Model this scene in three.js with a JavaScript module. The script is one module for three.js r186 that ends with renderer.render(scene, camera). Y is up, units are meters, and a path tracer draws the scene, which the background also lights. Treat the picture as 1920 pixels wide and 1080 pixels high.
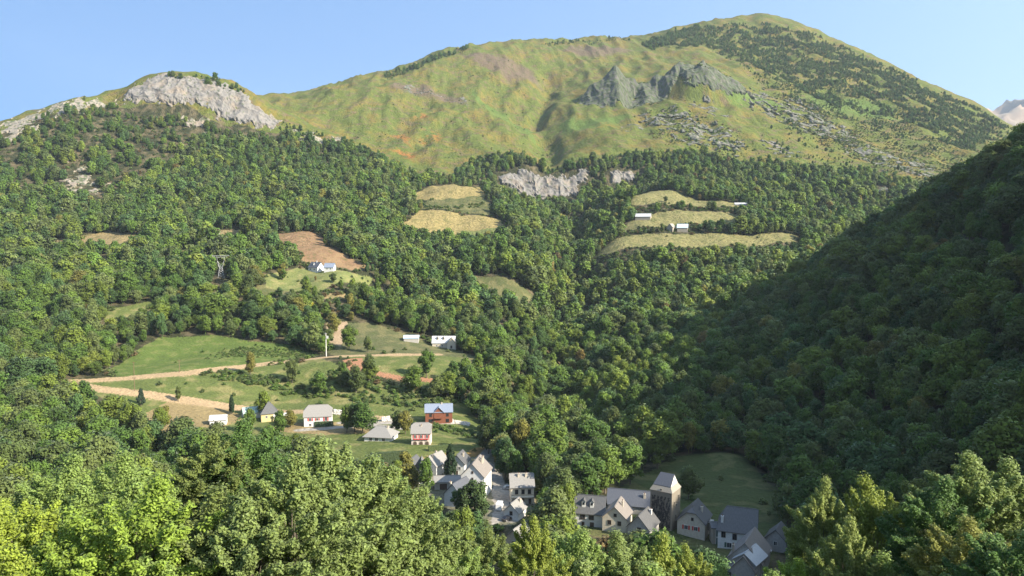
import * as THREE from 'three';
import { mergeGeometries } from 'three/addons/utils/BufferGeometryUtils.js';
import { createNoise2D, createNoise3D } from 'simplex-noise';

// ───────────────────────────── camera, sky, sun, exposure ─────────────────────────────
const scene = new THREE.Scene();
const EYE = new THREE.Vector3(0, 97, 0);
const camera = new THREE.PerspectiveCamera(42.16, 16 / 9, 0.5, 20000);
camera.position.copy(EYE);
camera.lookAt(0, 97 - 110, -1400);
const renderer = new THREE.WebGLRenderer({ antialias: true });
renderer.toneMapping = THREE.LinearToneMapping;
renderer.toneMappingExposure = 2.6;
renderer.shadowMap.enabled = true;

const SUN_AZ = THREE.MathUtils.degToRad(74), SUN_EL = THREE.MathUtils.degToRad(35);   // measured from +z towards +x
const sunDir = new THREE.Vector3(Math.sin(SUN_AZ) * Math.cos(SUN_EL), Math.sin(SUN_EL), Math.cos(SUN_AZ) * Math.cos(SUN_EL));
const sun = new THREE.DirectionalLight(new THREE.Color().setRGB(1, 0.91, 0.76), 4.9);
sun.position.copy(sunDir).multiplyScalar(3000);
sun.target.position.set(0, 0, -600);
sun.castShadow = true;
sun.shadow.mapSize.set(4096, 4096);
Object.assign(sun.shadow.camera, { left: -1800, right: 1800, top: 1800, bottom: -1800, near: 10, far: 8000 });
scene.add(sun, sun.target);
sun.name = 'sun';

{ // clear autumn sky: blue air that pales towards the horizon and brightens smoothly towards the sun
  const W = 512, H = 256, data = new Float32Array(W * H * 4);
  for (let r = 0; r < H; r++) {
    const el = ((r + 0.5) / H - 0.5) * Math.PI, y = Math.sin(el);
    for (let c = 0; c < W; c++) {
      const a = ((c + 0.5) / W - 0.5) * 2 * Math.PI, x = Math.cos(a) * Math.cos(el), z = Math.sin(a) * Math.cos(el);
      const cs = x * sunDir.x + y * sunDir.y + z * sunDir.z, up = Math.max(y, 0), t = Math.exp(-up * 3.4);
      const mie = 0.52 * Math.pow(1.25 - cs, -1.5) * (0.35 + 0.65 * Math.exp(-up * 1.6));
      const ray = [0.05 + 0.05 * t, 0.23 + 0.16 * t, 0.66 + 0.24 * t].map((v) => v * (0.92 + 0.08 * cs * cs));
      const k = y < 0 ? Math.max(0.35, 1 + y * 3) : 1, i = (r * W + c) * 4;
      data[i] = k * (ray[0] + mie * 0.9) / 2.6; data[i + 1] = k * (ray[1] + mie) / 2.6; data[i + 2] = k * (ray[2] + mie * 0.95) / 2.6; data[i + 3] = 1;
    }
  }
  const sky = new THREE.DataTexture(data, W, H, THREE.RGBAFormat, THREE.FloatType);
  sky.mapping = THREE.EquirectangularReflectionMapping;
  sky.magFilter = sky.minFilter = THREE.LinearFilter;
  sky.needsUpdate = true;
  scene.background = sky;
  scene.environment = sky;
}
scene.fog = new THREE.FogExp2(new THREE.Color().setRGB(0.74, 0.86, 1.0), 0.00004);

// ───────────────────────────── small tools ─────────────────────────────
function rng(seed) { let s = seed >>> 0; return () => { s = (s + 0x6d2b79f5) | 0; let t = Math.imul(s ^ (s >>> 15), 1 | s); t = (t + Math.imul(t ^ (t >>> 7), 61 | t)) ^ t; return ((t ^ (t >>> 14)) >>> 0) / 4294967296; }; }
const n2 = createNoise2D(rng(11)), n3 = createNoise3D(rng(12)), n2b = createNoise2D(rng(13));
const { clamp, lerp, smoothstep } = THREE.MathUtils;
function fbm(x, z, oct = 4) { let s = 0, a = 0.5, f = 1; for (let i = 0; i < oct; i++) { s += a * n2(x * f + i * 17.3, z * f - i * 9.1); a *= 0.5; f *= 2.03; } return s; }
function ridge(x, z, oct = 4) { let s = 0, a = 0.5, f = 1; for (let i = 0; i < oct; i++) { s += a * (1 - Math.abs(n2b(x * f + i * 7.7, z * f + i * 3.1))); a *= 0.5; f *= 2.1; } return s; }
function inside(p, x, z) { let c = false; for (let i = 0, j = p.length - 1; i < p.length; j = i++) { const a = p[i], b = p[j]; if ((a[1] > z) !== (b[1] > z) && x < ((b[0] - a[0]) * (z - a[1])) / (b[1] - a[1]) + a[0]) c = !c; } return c; }
function area(kind, pts, extra) { let x0 = 1e9, x1 = -1e9, z0 = 1e9, z1 = -1e9; for (const [x, z] of pts) { x0 = Math.min(x0, x); x1 = Math.max(x1, x); z0 = Math.min(z0, z); z1 = Math.max(z1, z); } return { kind, pts, x0, x1, z0, z1, extra, has: (x, z) => x >= x0 && x <= x1 && z >= z0 && z <= z1 && inside(pts, x, z) }; }
function toLine(pts, x, z) { let best = 1e9; for (let i = 1; i < pts.length; i++) { const [ax, az] = pts[i - 1], [bx, bz] = pts[i], dx = bx - ax, dz = bz - az, t = clamp(((x - ax) * dx + (z - az) * dz) / (dx * dx + dz * dz), 0, 1); best = Math.min(best, Math.hypot(x - ax - dx * t, z - az - dz * t)); } return best; }
const taken = {};
function numbered(name) { const k = (taken[name] = (taken[name] ?? -1) + 1); return k ? `${name}_${String(k).padStart(3, '0')}` : name; }
function tag(o, label, category, group) { o.userData.label = label; o.userData.category = category; if (group) o.userData.group = group; return o; }
function structure(o) { o.userData.kind = 'structure'; return o; }
function shadows(o) { o.traverse((m) => { if (m.isMesh) m.castShadow = m.receiveShadow = true; }); return o; }
const lin = (r, g, b) => new THREE.Color().setRGB(r, g, b);
function paint(r, g, b, rough = 0.85, more = {}) { return new THREE.MeshStandardMaterial({ color: lin(r, g, b), roughness: rough, ...more }); }
function mesh(name, geo, mat, parent) { const m = new THREE.Mesh(geo, mat); m.name = name; parent.add(m); return m; }

// ───────────────────────────── the survey of the valley (metres, x to the side, z away) ─────────────────────────────
const CONTROL = [[0,95,4],[0,73,-30],[0,46,-70],[0,24,-110],[0,5,-160],[0,1,-200],[-60,86,0],[-60,62,-40],[-70,38,-85],[-80,19,-130],[-95,6,-190],[-140,84,0],[-150,52,-70],[-165,28,-140],[-190,12,-210],[-260,30,-180],[-260,70,-60],[50,90,0],[50,64,-40],[55,40,-80],[70,18,-130],[80,3,-185],[110,90,0],[110,64,-45],[115,42,-95],[120,22,-150],[125,8,-200],[180,105,-20],[175,84,-75],[175,64,-130],[170,44,-190],[0,125,90],[-150,120,110],[150,150,110],[0,190,220],[-300,140,120],[240,118,-60],[245,124,-140],[250,115,-210],[330,160,-60],[340,188,-160],[350,166,-260],[450,198,-120],[470,190,-280],[600,190,-200],[600,165,-380],[420,132,-390],[73.6,-3.7,-212.0],[73.9,-3.1,-228.0],[61.3,-3.9,-238.0],[51.8,-2.7,-243.0],[27.4,-3.7,-249.0],[4.0,-5.4,-276.0],[-12.4,-4.9,-282.0],[-30.3,-5.5,-296.0],[52.7,-9.2,-300.0],[88.1,-12.8,-335.0],[103.4,-9.2,-288.0],[110.8,-11.4,-345.0],[20.1,-7.5,-305.0],[-37.6,-4.2,-322.0],[-62.6,-3.8,-330.0],[-43.1,-4.1,-348.0],[-62.9,-5.4,-360.0],[-16.2,-6.9,-372.0],[-100.8,-6.3,-385.0],[-40.5,-5.3,-398.0],[-132.0,-6.0,-395.0],[-154.7,-4.9,-380.0],[-177.7,-5.0,-370.0],[-194.0,-1.2,-405.0],[-159.9,-3.4,-408.0],[-107.7,-4.4,-412.0],[-64.0,-4.8,-420.0],[-23.5,-4.1,-405.0],[-127.6,-3.2,-440.0],[-82.2,-2.2,-436.0],[-35.1,-1.5,-440.0],[-165.3,4.9,-448.0],[-226.0,7.5,-440.0],[-258.3,8.3,-430.0],[-116.6,11.5,-475.0],[-86.8,7.1,-462.0],[-43.4,7.1,-462.0],[-142.7,10.2,-482.0],[-203.6,10.5,-462.0],[-102.0,11.6,-505.0],[-67.5,10.2,-520.0],[-38.9,9.7,-540.0],[-56.5,10.5,-560.0],[-121.7,14.8,-545.0],[-140.6,22.8,-575.0],[-86.3,21.7,-600.0],[-34.6,13.0,-600.0],[-122.5,-2.6,-300.0],[-170.7,-6.8,-330.0],[-84.7,-5.9,-290.0],[-60.1,-5.8,-265.0],[-291.2,12.4,-420.0],[-237.1,1.8,-340.0],[-204.8,2.2,-320.0],[-331.6,22.6,-480.0],[-291.4,13.7,-470.0],[-273.8,12.6,-500.0],[-227.1,8.9,-500.0],[-185.6,11.8,-505.0],[-149.9,9.6,-520.0],[-297.2,31.9,-575.0],[-385.6,39.5,-560.0],[-369.7,44.5,-600.0],[-193.2,23.4,-560.0],[-169.4,32.5,-590.0],[-262.5,35.8,-600.0],[-249.6,55.9,-640.0],[-223.3,55.3,-650.0],[-182.6,56.6,-690.0],[-150.8,54.3,-680.0],[-187.7,47.9,-655.0],[-139.8,43.6,-650.0],[-466.2,63.8,-680.0],[-399.3,58.5,-690.0],[-339.3,62.4,-720.0],[-296.4,77.1,-770.0],[-427.7,86.8,-800.0],[-228.1,88.5,-800.0],[-180.8,75.8,-745.0],[-159.5,63.7,-720.0],[-307.8,91.2,-815.0],[-133.9,58.5,-720.0],[-490.2,82.3,-800.0],[-580.1,106.1,-850.0],[-475.5,106.7,-880.0],[-354.3,106.9,-890.0],[-262.3,107.1,-900.0],[-187.6,88.0,-850.0],[-120.0,59.5,-800.0],[-126.7,29.7,-680.0],[-70.2,33.0,-700.0],[-73.5,19.3,-640.0],[-665.8,164.1,-980.0],[-620.5,174.3,-1020.0],[-472.3,152.2,-1010.0],[-379.2,162.1,-1050.0],[-265.3,154.1,-1040.0],[-216.1,167.8,-1130.0],[-159.3,124.1,-1020.0],[-283.5,204.4,-1180.0],[-610.4,232.4,-1110.0],[-548.8,249.5,-1180.0],[-685.7,221.1,-1080.0],[-777.7,254.5,-1150.0],[-725.4,292.9,-1200.0],[-682.5,310.6,-1230.0],[-649.7,314.1,-1250.0],[-619.0,278.7,-1205.0],[-564.3,280.2,-1215.0],[-479.1,269.3,-1215.0],[-411.0,254.9,-1215.0],[-369.9,249.6,-1220.0],[-637.6,331.0,-1262.0],[-607.7,350.9,-1275.0],[-567.2,360.9,-1285.0],[-504.5,348.5,-1285.0],[-457.5,329.5,-1278.0],[-408.3,296.1,-1262.0],[-381.4,278.3,-1260.0],[-317.2,256.9,-1250.0],[-281.0,247.6,-1245.0],[-728.4,322.7,-1400.0],[-636.9,354.0,-1440.0],[-512.9,322.6,-1430.0],[-400.1,291.5,-1420.0],[-835.8,290.8,-1380.0],[-914.7,249.0,-1350.0],[-979.9,197.8,-1100.0],[-762.2,103.0,-850.0],[-542.3,41.2,-600.0],[-367.4,15.3,-420.0],[-1339.9,181.8,-1500.0],[-1287.4,236.2,-1100.0],[-830.7,62.1,-700.0],[15.4,-3.7,-425.0],[28.9,-5.0,-500.0],[43.1,-1.1,-600.0],[66.2,14.5,-740.0],[79.8,42.5,-860.0],[81.8,84.1,-1000.0],[79.6,116.7,-1120.0],[10.9,-7.6,-375.0],[14.7,-7.3,-335.0],[-3.2,-4.1,-440.0],[0.0,9.6,-520.0],[-4.6,28.5,-640.0],[5.4,50.1,-760.0],[12.3,75.8,-860.0],[-31.8,40.5,-740.0],[-37.3,18.2,-650.0],[-126.1,114.5,-985.0],[-76.3,107.4,-975.0],[-13.5,98.3,-945.0],[-72.5,87.1,-925.0],[-81.3,130.1,-1040.0],[-141.8,148.0,-1110.0],[-88.1,159.3,-1130.0],[-47.2,151.9,-1110.0],[0.0,112.5,-1010.0],[30.7,121.6,-1080.0],[-17.9,172.8,-1262.0],[35.6,154.7,-1255.0],[88.7,150.1,-1250.0],[153.1,168.8,-1270.0],[216.9,173.6,-1275.0],[-18.3,204.5,-1292.0],[36.7,210.5,-1298.0],[92.0,205.2,-1300.0],[138.5,205.6,-1305.0],[212.3,205.6,-1305.0],[108.0,74.8,-890.0],[173.3,81.0,-900.0],[208.7,93.0,-945.0],[257.1,87.1,-925.0],[342.8,87.1,-925.0],[303.8,100.4,-970.0],[171.5,114.8,-1005.0],[244.1,118.5,-1010.0],[177.9,143.3,-1090.0],[253.1,136.8,-1080.0],[323.7,133.0,-1060.0],[232.4,154.5,-1130.0],[352.0,111.3,-1010.0],[106.1,37.9,-780.0],[167.9,47.6,-810.0],[231.3,52.5,-830.0],[297.4,57.7,-850.0],[113.7,17.1,-660.0],[165.9,19.9,-680.0],[239.3,39.2,-760.0],[74.0,2.6,-540.0],[46.6,-8.3,-460.0],[110.8,4.2,-530.0],[33.6,-15.3,-385.0],[63.9,-13.4,-400.0],[87.3,-11.0,-415.0],[144.0,6.5,-540.0],[123.3,-18.6,-345.0],[124.6,-10.8,-390.0],[145.7,-0.8,-372.0],[172.1,15.6,-372.0],[163.7,15.2,-305.0],[135.3,-0.5,-290.0],[137.8,6.3,-255.0],[149.9,16.8,-245.0],[123.0,-9.7,-285.0],[179.0,18.6,-460.0],[164.7,17.1,-520.0],[206.6,46.2,-450.0],[199.0,40.3,-350.0],[205.0,44.4,-320.0],[239.8,72.9,-425.0],[186.9,34.5,-275.0],[245.0,75.0,-365.0],[271.8,103.2,-430.0],[279.6,117.7,-420.0],[150.4,29.0,-220.0],[231.9,45.5,-600.0],[269.6,63.5,-640.0],[282.0,84.0,-600.0],[294.4,99.9,-560.0],[290.5,115.8,-500.0],[292.6,127.8,-460.0],[296.4,136.0,-440.0],[410.2,67.0,-900.0],[473.5,86.1,-900.0],[507.0,97.1,-850.0],[534.0,95.3,-800.0],[529.2,105.2,-1080.0],[724.8,148.2,-1150.0],[661.7,149.5,-900.0],[353.0,163.4,-440.0],[242.2,118.2,-300.0],[471.3,174.1,-500.0],[296.3,166.2,-1230.0],[380.4,161.3,-1220.0],[459.4,155.8,-1200.0],[535.7,146.4,-1180.0],[655.6,163.1,-1250.0],[-55.2,207.0,-1300.0],[-122.0,179.5,-1230.0],[-181.2,196.3,-1280.0],[-251.7,232.1,-1370.0],[-325.1,267.1,-1440.0],[-439.1,332.3,-1560.0],[-289.1,329.8,-1580.0],[-167.0,273.9,-1480.0],[-61.4,260.2,-1450.0],[19.8,240.0,-1400.0],[-195.6,389.5,-1740.0],[-314.0,404.0,-1720.0],[-72.6,374.3,-1720.0],[-11.3,321.7,-1600.0],[-81.6,490.0,-1940.0],[27.1,474.7,-1930.0],[76.3,235.1,-1440.0],[76.0,277.8,-1540.0],[53.2,336.4,-1680.0],[77.5,411.4,-1840.0],[96.2,466.6,-1960.0],[98.9,240.0,-1400.0],[152.5,259.1,-1440.0],[130.2,302.5,-1540.0],[199.6,285.5,-1490.0],[119.5,371.1,-1700.0],[192.4,480.6,-1960.0],[231.0,381.9,-1730.0],[286.9,371.1,-1700.0],[135.4,576.8,-2150.0],[352.8,551.3,-2100.0],[238.7,307.9,-1540.0],[322.9,361.4,-1640.0],[415.1,419.6,-1740.0],[426.6,361.4,-1640.0],[465.3,286.8,-1500.0],[491.5,242.0,-1420.0],[526.8,223.4,-1380.0],[302.6,284.2,-1480.0],[380.3,233.1,-1380.0],[442.2,209.5,-1330.0],[532.6,505.5,-1950.0],[565.2,429.9,-1830.0],[606.0,392.9,-1760.0],[627.5,328.7,-1650.0],[665.5,299.4,-1600.0],[687.0,257.5,-1520.0],[534.6,630.0,-2250.0],[807.5,451.8,-1950.0],[823.9,379.3,-1830.0],[912.4,356.0,-1800.0],[760.1,261.7,-1560.0],[805.9,234.4,-1500.0],[938.1,268.1,-1620.0],[1039.4,447.1,-2000.0],[831.1,588.0,-2200.0],[707.2,641.8,-2300.0],[963.7,547.4,-2150.0],[1160.8,331.0,-1850.0],[-568.6,402.6,-1760.0],[-500.0,411.0,-1780.0],[-417.5,453.3,-1860.0],[-343.3,496.8,-1960.0],[-232.8,561.2,-2080.0],[-123.0,627.1,-2200.0],[0.0,667.2,-2320.0],[150.8,690.1,-2400.0],[290.7,710.8,-2450.0],[418.8,723.3,-2500.0],[535.7,764.5,-2560.0],[634.3,794.4,-2600.0],[754.1,823.1,-2640.0],[870.7,839.5,-2660.0],[967.8,806.9,-2620.0],[1063.9,733.4,-2540.0],[1178.0,638.2,-2440.0],[1291.3,537.0,-2330.0],[1396.0,444.1,-2230.0],[1445.1,383.6,-2170.0],[-745.5,404.0,-2300.0],[-457.0,500.0,-2500.0],[-117.7,664.3,-2800.0],[289.3,714.9,-2950.0],[737.4,788.9,-3100.0],[1034.6,843.2,-3150.0],[1346.9,663.5,-3000.0],[1628.6,444.9,-2750.0],[1764.6,335.2,-2600.0],[1695.3,245.3,-2100.0],[1249.2,264.6,-1700.0],[-931.1,336.1,-2000.0],[-1289.5,271.1,-1900.0],[-2135.8,280.6,-2600.0],[-916.2,426.8,-3600.0],[1241.5,575.2,-4000.0],[2817.7,210.3,-3200.0]];                     // ground heights: x, y, z
const TREELINE = [[-757.2,-1119.0],[-726.5,-1146.6],[-675.6,-1186.0],[-639.6,-1221.0],[-575.6,-1221.5],[-536.0,-1229.6],[-480.6,-1219.2],[-411.3,-1215.9],[-363.1,-1226.1],[-310.3,-1221.9],[-270.0,-1234.4],[-231.1,-1257.6],[-186.5,-1225.4],[-136.3,-1202.1],[-96.3,-1235.6],[-75.2,-1330.3],[0.0,-1326.9],[64.5,-1302.4],[130.2,-1314.9],[207.6,-1335.5],[329.1,-1370.0],[417.7,-1342.4],[504.2,-1319.4],[603.1,-1331.2],[674.8,-1286.7],[694.1,-1223.2]];
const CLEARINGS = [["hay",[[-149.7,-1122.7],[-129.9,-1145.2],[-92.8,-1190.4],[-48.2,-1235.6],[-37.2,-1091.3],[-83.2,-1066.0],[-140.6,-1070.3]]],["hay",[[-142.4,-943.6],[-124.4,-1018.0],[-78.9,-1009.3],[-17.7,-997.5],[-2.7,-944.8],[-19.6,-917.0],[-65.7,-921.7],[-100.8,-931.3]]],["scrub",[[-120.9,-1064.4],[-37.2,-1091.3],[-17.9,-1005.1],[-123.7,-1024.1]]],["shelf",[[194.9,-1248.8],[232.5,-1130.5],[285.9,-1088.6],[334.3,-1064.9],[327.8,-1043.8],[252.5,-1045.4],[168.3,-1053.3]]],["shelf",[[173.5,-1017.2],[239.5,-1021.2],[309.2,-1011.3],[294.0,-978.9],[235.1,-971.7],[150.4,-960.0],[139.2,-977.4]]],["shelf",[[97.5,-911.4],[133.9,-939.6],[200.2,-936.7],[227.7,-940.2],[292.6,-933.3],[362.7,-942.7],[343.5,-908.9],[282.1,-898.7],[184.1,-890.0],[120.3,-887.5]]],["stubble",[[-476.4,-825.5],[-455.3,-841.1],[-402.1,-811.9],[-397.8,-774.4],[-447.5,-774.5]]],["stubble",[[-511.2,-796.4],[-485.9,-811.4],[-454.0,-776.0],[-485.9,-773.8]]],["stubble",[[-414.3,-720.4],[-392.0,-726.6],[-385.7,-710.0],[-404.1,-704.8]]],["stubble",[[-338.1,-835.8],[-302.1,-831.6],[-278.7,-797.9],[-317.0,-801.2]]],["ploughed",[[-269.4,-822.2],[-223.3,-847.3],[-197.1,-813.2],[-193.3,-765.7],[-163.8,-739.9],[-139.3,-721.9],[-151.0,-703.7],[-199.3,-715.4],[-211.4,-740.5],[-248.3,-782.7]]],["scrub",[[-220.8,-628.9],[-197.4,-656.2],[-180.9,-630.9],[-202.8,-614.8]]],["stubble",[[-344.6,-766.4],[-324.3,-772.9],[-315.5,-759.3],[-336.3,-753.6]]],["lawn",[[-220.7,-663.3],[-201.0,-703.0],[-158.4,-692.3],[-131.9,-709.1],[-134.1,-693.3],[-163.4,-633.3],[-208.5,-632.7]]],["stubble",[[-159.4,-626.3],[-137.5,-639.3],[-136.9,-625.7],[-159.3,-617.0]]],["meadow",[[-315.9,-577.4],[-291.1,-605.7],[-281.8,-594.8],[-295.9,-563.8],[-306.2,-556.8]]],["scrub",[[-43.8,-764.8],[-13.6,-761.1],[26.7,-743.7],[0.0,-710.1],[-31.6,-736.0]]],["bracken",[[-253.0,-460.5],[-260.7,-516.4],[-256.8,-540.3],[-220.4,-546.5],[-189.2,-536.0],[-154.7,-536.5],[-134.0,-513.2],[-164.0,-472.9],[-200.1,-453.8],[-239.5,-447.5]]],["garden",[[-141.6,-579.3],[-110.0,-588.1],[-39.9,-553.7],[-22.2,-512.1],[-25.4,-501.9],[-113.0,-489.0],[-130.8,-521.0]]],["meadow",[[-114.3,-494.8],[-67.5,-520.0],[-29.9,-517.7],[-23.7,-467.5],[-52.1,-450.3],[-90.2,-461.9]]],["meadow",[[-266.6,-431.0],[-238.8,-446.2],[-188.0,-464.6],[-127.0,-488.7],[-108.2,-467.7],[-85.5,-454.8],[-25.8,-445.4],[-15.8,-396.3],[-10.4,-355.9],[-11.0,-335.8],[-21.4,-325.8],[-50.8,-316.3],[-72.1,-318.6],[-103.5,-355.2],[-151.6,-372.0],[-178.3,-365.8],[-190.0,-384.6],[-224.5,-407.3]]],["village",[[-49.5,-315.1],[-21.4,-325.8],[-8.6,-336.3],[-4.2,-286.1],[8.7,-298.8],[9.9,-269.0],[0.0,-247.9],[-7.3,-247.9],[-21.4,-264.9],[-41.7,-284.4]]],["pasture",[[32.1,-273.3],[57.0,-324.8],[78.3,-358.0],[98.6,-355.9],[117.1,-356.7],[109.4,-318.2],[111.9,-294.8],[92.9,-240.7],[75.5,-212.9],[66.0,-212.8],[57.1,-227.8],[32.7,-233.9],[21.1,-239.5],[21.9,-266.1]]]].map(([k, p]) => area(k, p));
const PATCHES = [["hay_green",[[-67.4,-946.9],[-13.5,-945.0],[-19.6,-917.0],[-52.2,-915.8]]],["stubble",[[-198.2,-395.6],[-191.8,-420.0],[-161.4,-411.9],[-141.8,-398.4],[-149.6,-380.9],[-177.0,-368.5]]],["stubble",[[-114.1,-392.5],[-77.6,-395.3],[-70.8,-374.3],[-97.0,-370.2],[-120.8,-377.4]]],["track",[[-88.5,-406.2],[-65.5,-409.8],[-61.7,-395.2],[-78.3,-399.3]]],["ochre",[[-49.8,-317.5],[-26.8,-334.3],[-25.5,-323.6],[-36.7,-314.4],[-46.3,-309.3]]],["ochre",[[-18.8,-343.6],[-9.1,-358.2],[-11.0,-334.1],[-21.5,-327.3]]],["yard",[[-7.5,-291.1],[-1.1,-296.9],[0.0,-277.3],[-0.9,-255.2],[-6.4,-247.9],[-7.6,-273.4]]],["clay",[[-87.9,-467.6],[-66.5,-460.0],[-35.0,-460.7],[-36.3,-456.4],[-65.7,-454.3],[-90.2,-461.9]]],["clay",[[-111.0,-480.3],[-99.5,-492.3],[-93.2,-467.3],[-99.5,-461.8]]],["dirt",[[-144.5,-577.5],[-130.5,-585.3],[-124.7,-567.9],[-123.0,-533.0],[-135.6,-545.3]]],["rust",[[-233.9,-1507.7],[-211.2,-1537.4],[-187.4,-1475.4],[-190.6,-1420.3],[-216.4,-1460.0]]],["rust",[[-172.0,-1524.9],[-146.7,-1542.1],[-137.2,-1473.0],[-154.1,-1435.9]]],["rust",[[-225.7,-1420.3],[-169.2,-1409.1],[-157.0,-1345.3],[-201.5,-1357.4]]],["rust",[[-220.9,-1653.6],[-185.3,-1646.7],[-173.5,-1590.2],[-207.6,-1594.1]]],["gold",[[-73.5,-1741.8],[-12.0,-1699.2],[50.8,-1603.6],[66.1,-1562.5],[16.8,-1587.0],[-47.3,-1680.5]]],["heather",[[-308.7,-1834.1],[-207.6,-1849.5],[-112.1,-1773.2],[-96.3,-1711.7],[-171.9,-1746.9],[-273.5,-1771.1]]],["heather",[[-146.7,-2098.1],[0.0,-2090.1],[57.3,-2044.1],[83.0,-1973.4],[0.0,-1915.9],[-83.9,-1996.1]]],["heather",[[143.0,-2275.0],[304.2,-2291.6],[358.8,-2231.6],[241.6,-2158.0],[153.7,-2197.7]]],["lush",[[-104.6,-1864.3],[-49.8,-1773.3],[35.2,-1665.6],[76.2,-1542.4],[43.6,-1545.1],[-34.7,-1642.0],[-99.8,-1775.6]]],["lush",[[92.5,-1641.6],[182.0,-1616.9],[260.0,-1606.4],[182.3,-1521.7],[108.5,-1538.9]]],["lush",[[471.6,-1768.7],[599.5,-1777.9],[615.5,-1716.1],[490.1,-1659.8],[456.6,-1688.3]]],["lush",[[716.4,-1889.5],[863.4,-1920.3],[963.2,-1902.8],[943.3,-1810.6],[814.3,-1808.2],[706.7,-1795.0]]],["lush",[[-193.5,-1570.1],[-174.3,-1566.0],[-159.1,-1407.5],[-171.2,-1409.4]]]].map(([k, p]) => area(k, p));
const WOODS = [[[[355.8,-1760.1],[432.9,-1931.2],[484.9,-1978.7],[516.8,-1890.4],[516.1,-1687.9],[437.4,-1682.7],[383.2,-1705.1]],6,0.38],[[[260.0,-1606.4],[355.4,-1630.5],[465.3,-1500.0],[452.7,-1393.0],[353.1,-1350.0],[286.5,-1399.5]],7,0.34],[[[590.3,-1750.2],[733.9,-1865.6],[773.6,-1662.5],[694.8,-1490.0],[611.7,-1493.8],[546.3,-1582.6]],7,0.38],[[[-366.5,-1301.4],[-318.2,-1743.5],[-86.3,-2056.1],[215.9,-2205.1],[324.1,-2104.9],[166.5,-1978.8],[48.4,-1719.4],[63.4,-1497.2],[-104.6,-1344.9],[-265.8,-1448.3]],17,0.26],[[[732.2,-2180.4],[943.7,-2414.1],[1063.8,-2234.3],[1201.7,-2085.6],[1224.8,-1888.3],[745.3,-1282.4],[693.5,-1323.0],[639.1,-1508.7],[627.4,-1649.9],[626.0,-1819.2]],5.5,0.32],[[[628.7,-2139.6],[722.7,-1982.3],[792.9,-1880.6],[912.3,-1749.7],[818.9,-1683.4],[672.1,-1770.3],[600.4,-1947.3]],8,0.45],[[[416.7,-2312.2],[597.0,-2517.8],[811.6,-2476.5],[1008.8,-2407.1],[1101.4,-2280.1],[1197.1,-2158.9],[1303.1,-2080.6],[1262.0,-1929.3],[951.3,-1603.2],[942.3,-1759.6],[891.2,-1863.6],[776.2,-1840.0],[706.3,-1936.2],[640.6,-2079.9],[602.2,-2267.6],[453.7,-2238.7]],5.5,0.6],[[[-327.7,-1908.2],[-228.0,-2036.0],[-134.6,-2140.1],[-119.5,-2136.4],[-224.3,-2002.6],[-310.6,-1885.6]],7,0.8],[[[88.2,-2296.8],[230.6,-2359.1],[366.9,-2388.3],[360.4,-2345.5],[225.7,-2308.2],[94.7,-2259.0]],9,0.6],[[[395.9,-2313.1],[519.7,-2482.6],[612.2,-2508.1],[612.3,-2437.7],[486.8,-2323.3],[413.3,-2231.4]],7,0.8],[[[558.1,-1652.5],[639.9,-1621.7],[705.7,-1513.7],[765.3,-1350.9],[700.8,-1267.3],[603.1,-1331.2],[507.7,-1328.9],[474.7,-1399.6]],12,0.5],[[[814.3,-1808.2],[902.4,-1730.1],[1112.2,-1771.6],[1105.7,-1721.5],[883.5,-1563.0],[798.9,-1641.4]],14,0.5],[[[-592.0,-1280.0],[-557.6,-1283.6],[-504.7,-1285.3],[-458.7,-1281.5],[-438.0,-1272.5],[-462.2,-1265.9],[-508.2,-1271.1],[-561.0,-1270.1]],6,0.68],[[[-650.7,-1261.2],[-619.9,-1262.6],[-640.4,-1249.1]],7,0.45],[[[-387.9,-1252.2],[-317.2,-1250.1],[-272.8,-1247.2],[-276.1,-1222.2],[-342.2,-1212.8],[-382.3,-1233.0]],8,0.6],[[[140.9,-1743.8],[198.9,-1889.2],[256.7,-1927.2],[345.0,-1821.5],[333.2,-1663.4],[227.4,-1702.4]],6.5,0.38],[[[265.0,-1568.6],[367.6,-1583.2],[445.8,-1469.9],[431.5,-1387.8],[329.1,-1370.0],[285.8,-1447.0]],16,0.45],[[[62.2,-1768.4],[79.3,-1881.4],[105.0,-1997.6],[119.1,-1997.9],[91.7,-1866.2],[73.4,-1739.5]],13,0.35],[[[59.3,-1683.7],[81.4,-1538.7],[81.0,-1349.8],[66.5,-1344.0],[61.1,-1574.9]],11,0.35],[[[-65.6,-1325.3],[0.0,-1321.5],[64.8,-1309.2],[130.6,-1319.2],[216.6,-1332.5],[212.7,-1307.1],[129.2,-1304.2],[36.7,-1298.0],[-27.3,-1286.2],[-54.0,-1270.6]],7,0.85],[[[-746.2,-1126.6],[-701.5,-1187.9],[-653.1,-1239.3],[-629.5,-1200.9],[-679.3,-1148.6],[-704.8,-1085.9]],11,0.45]].map(([p, s, k]) => area('wood', p, [s, k]));
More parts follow.
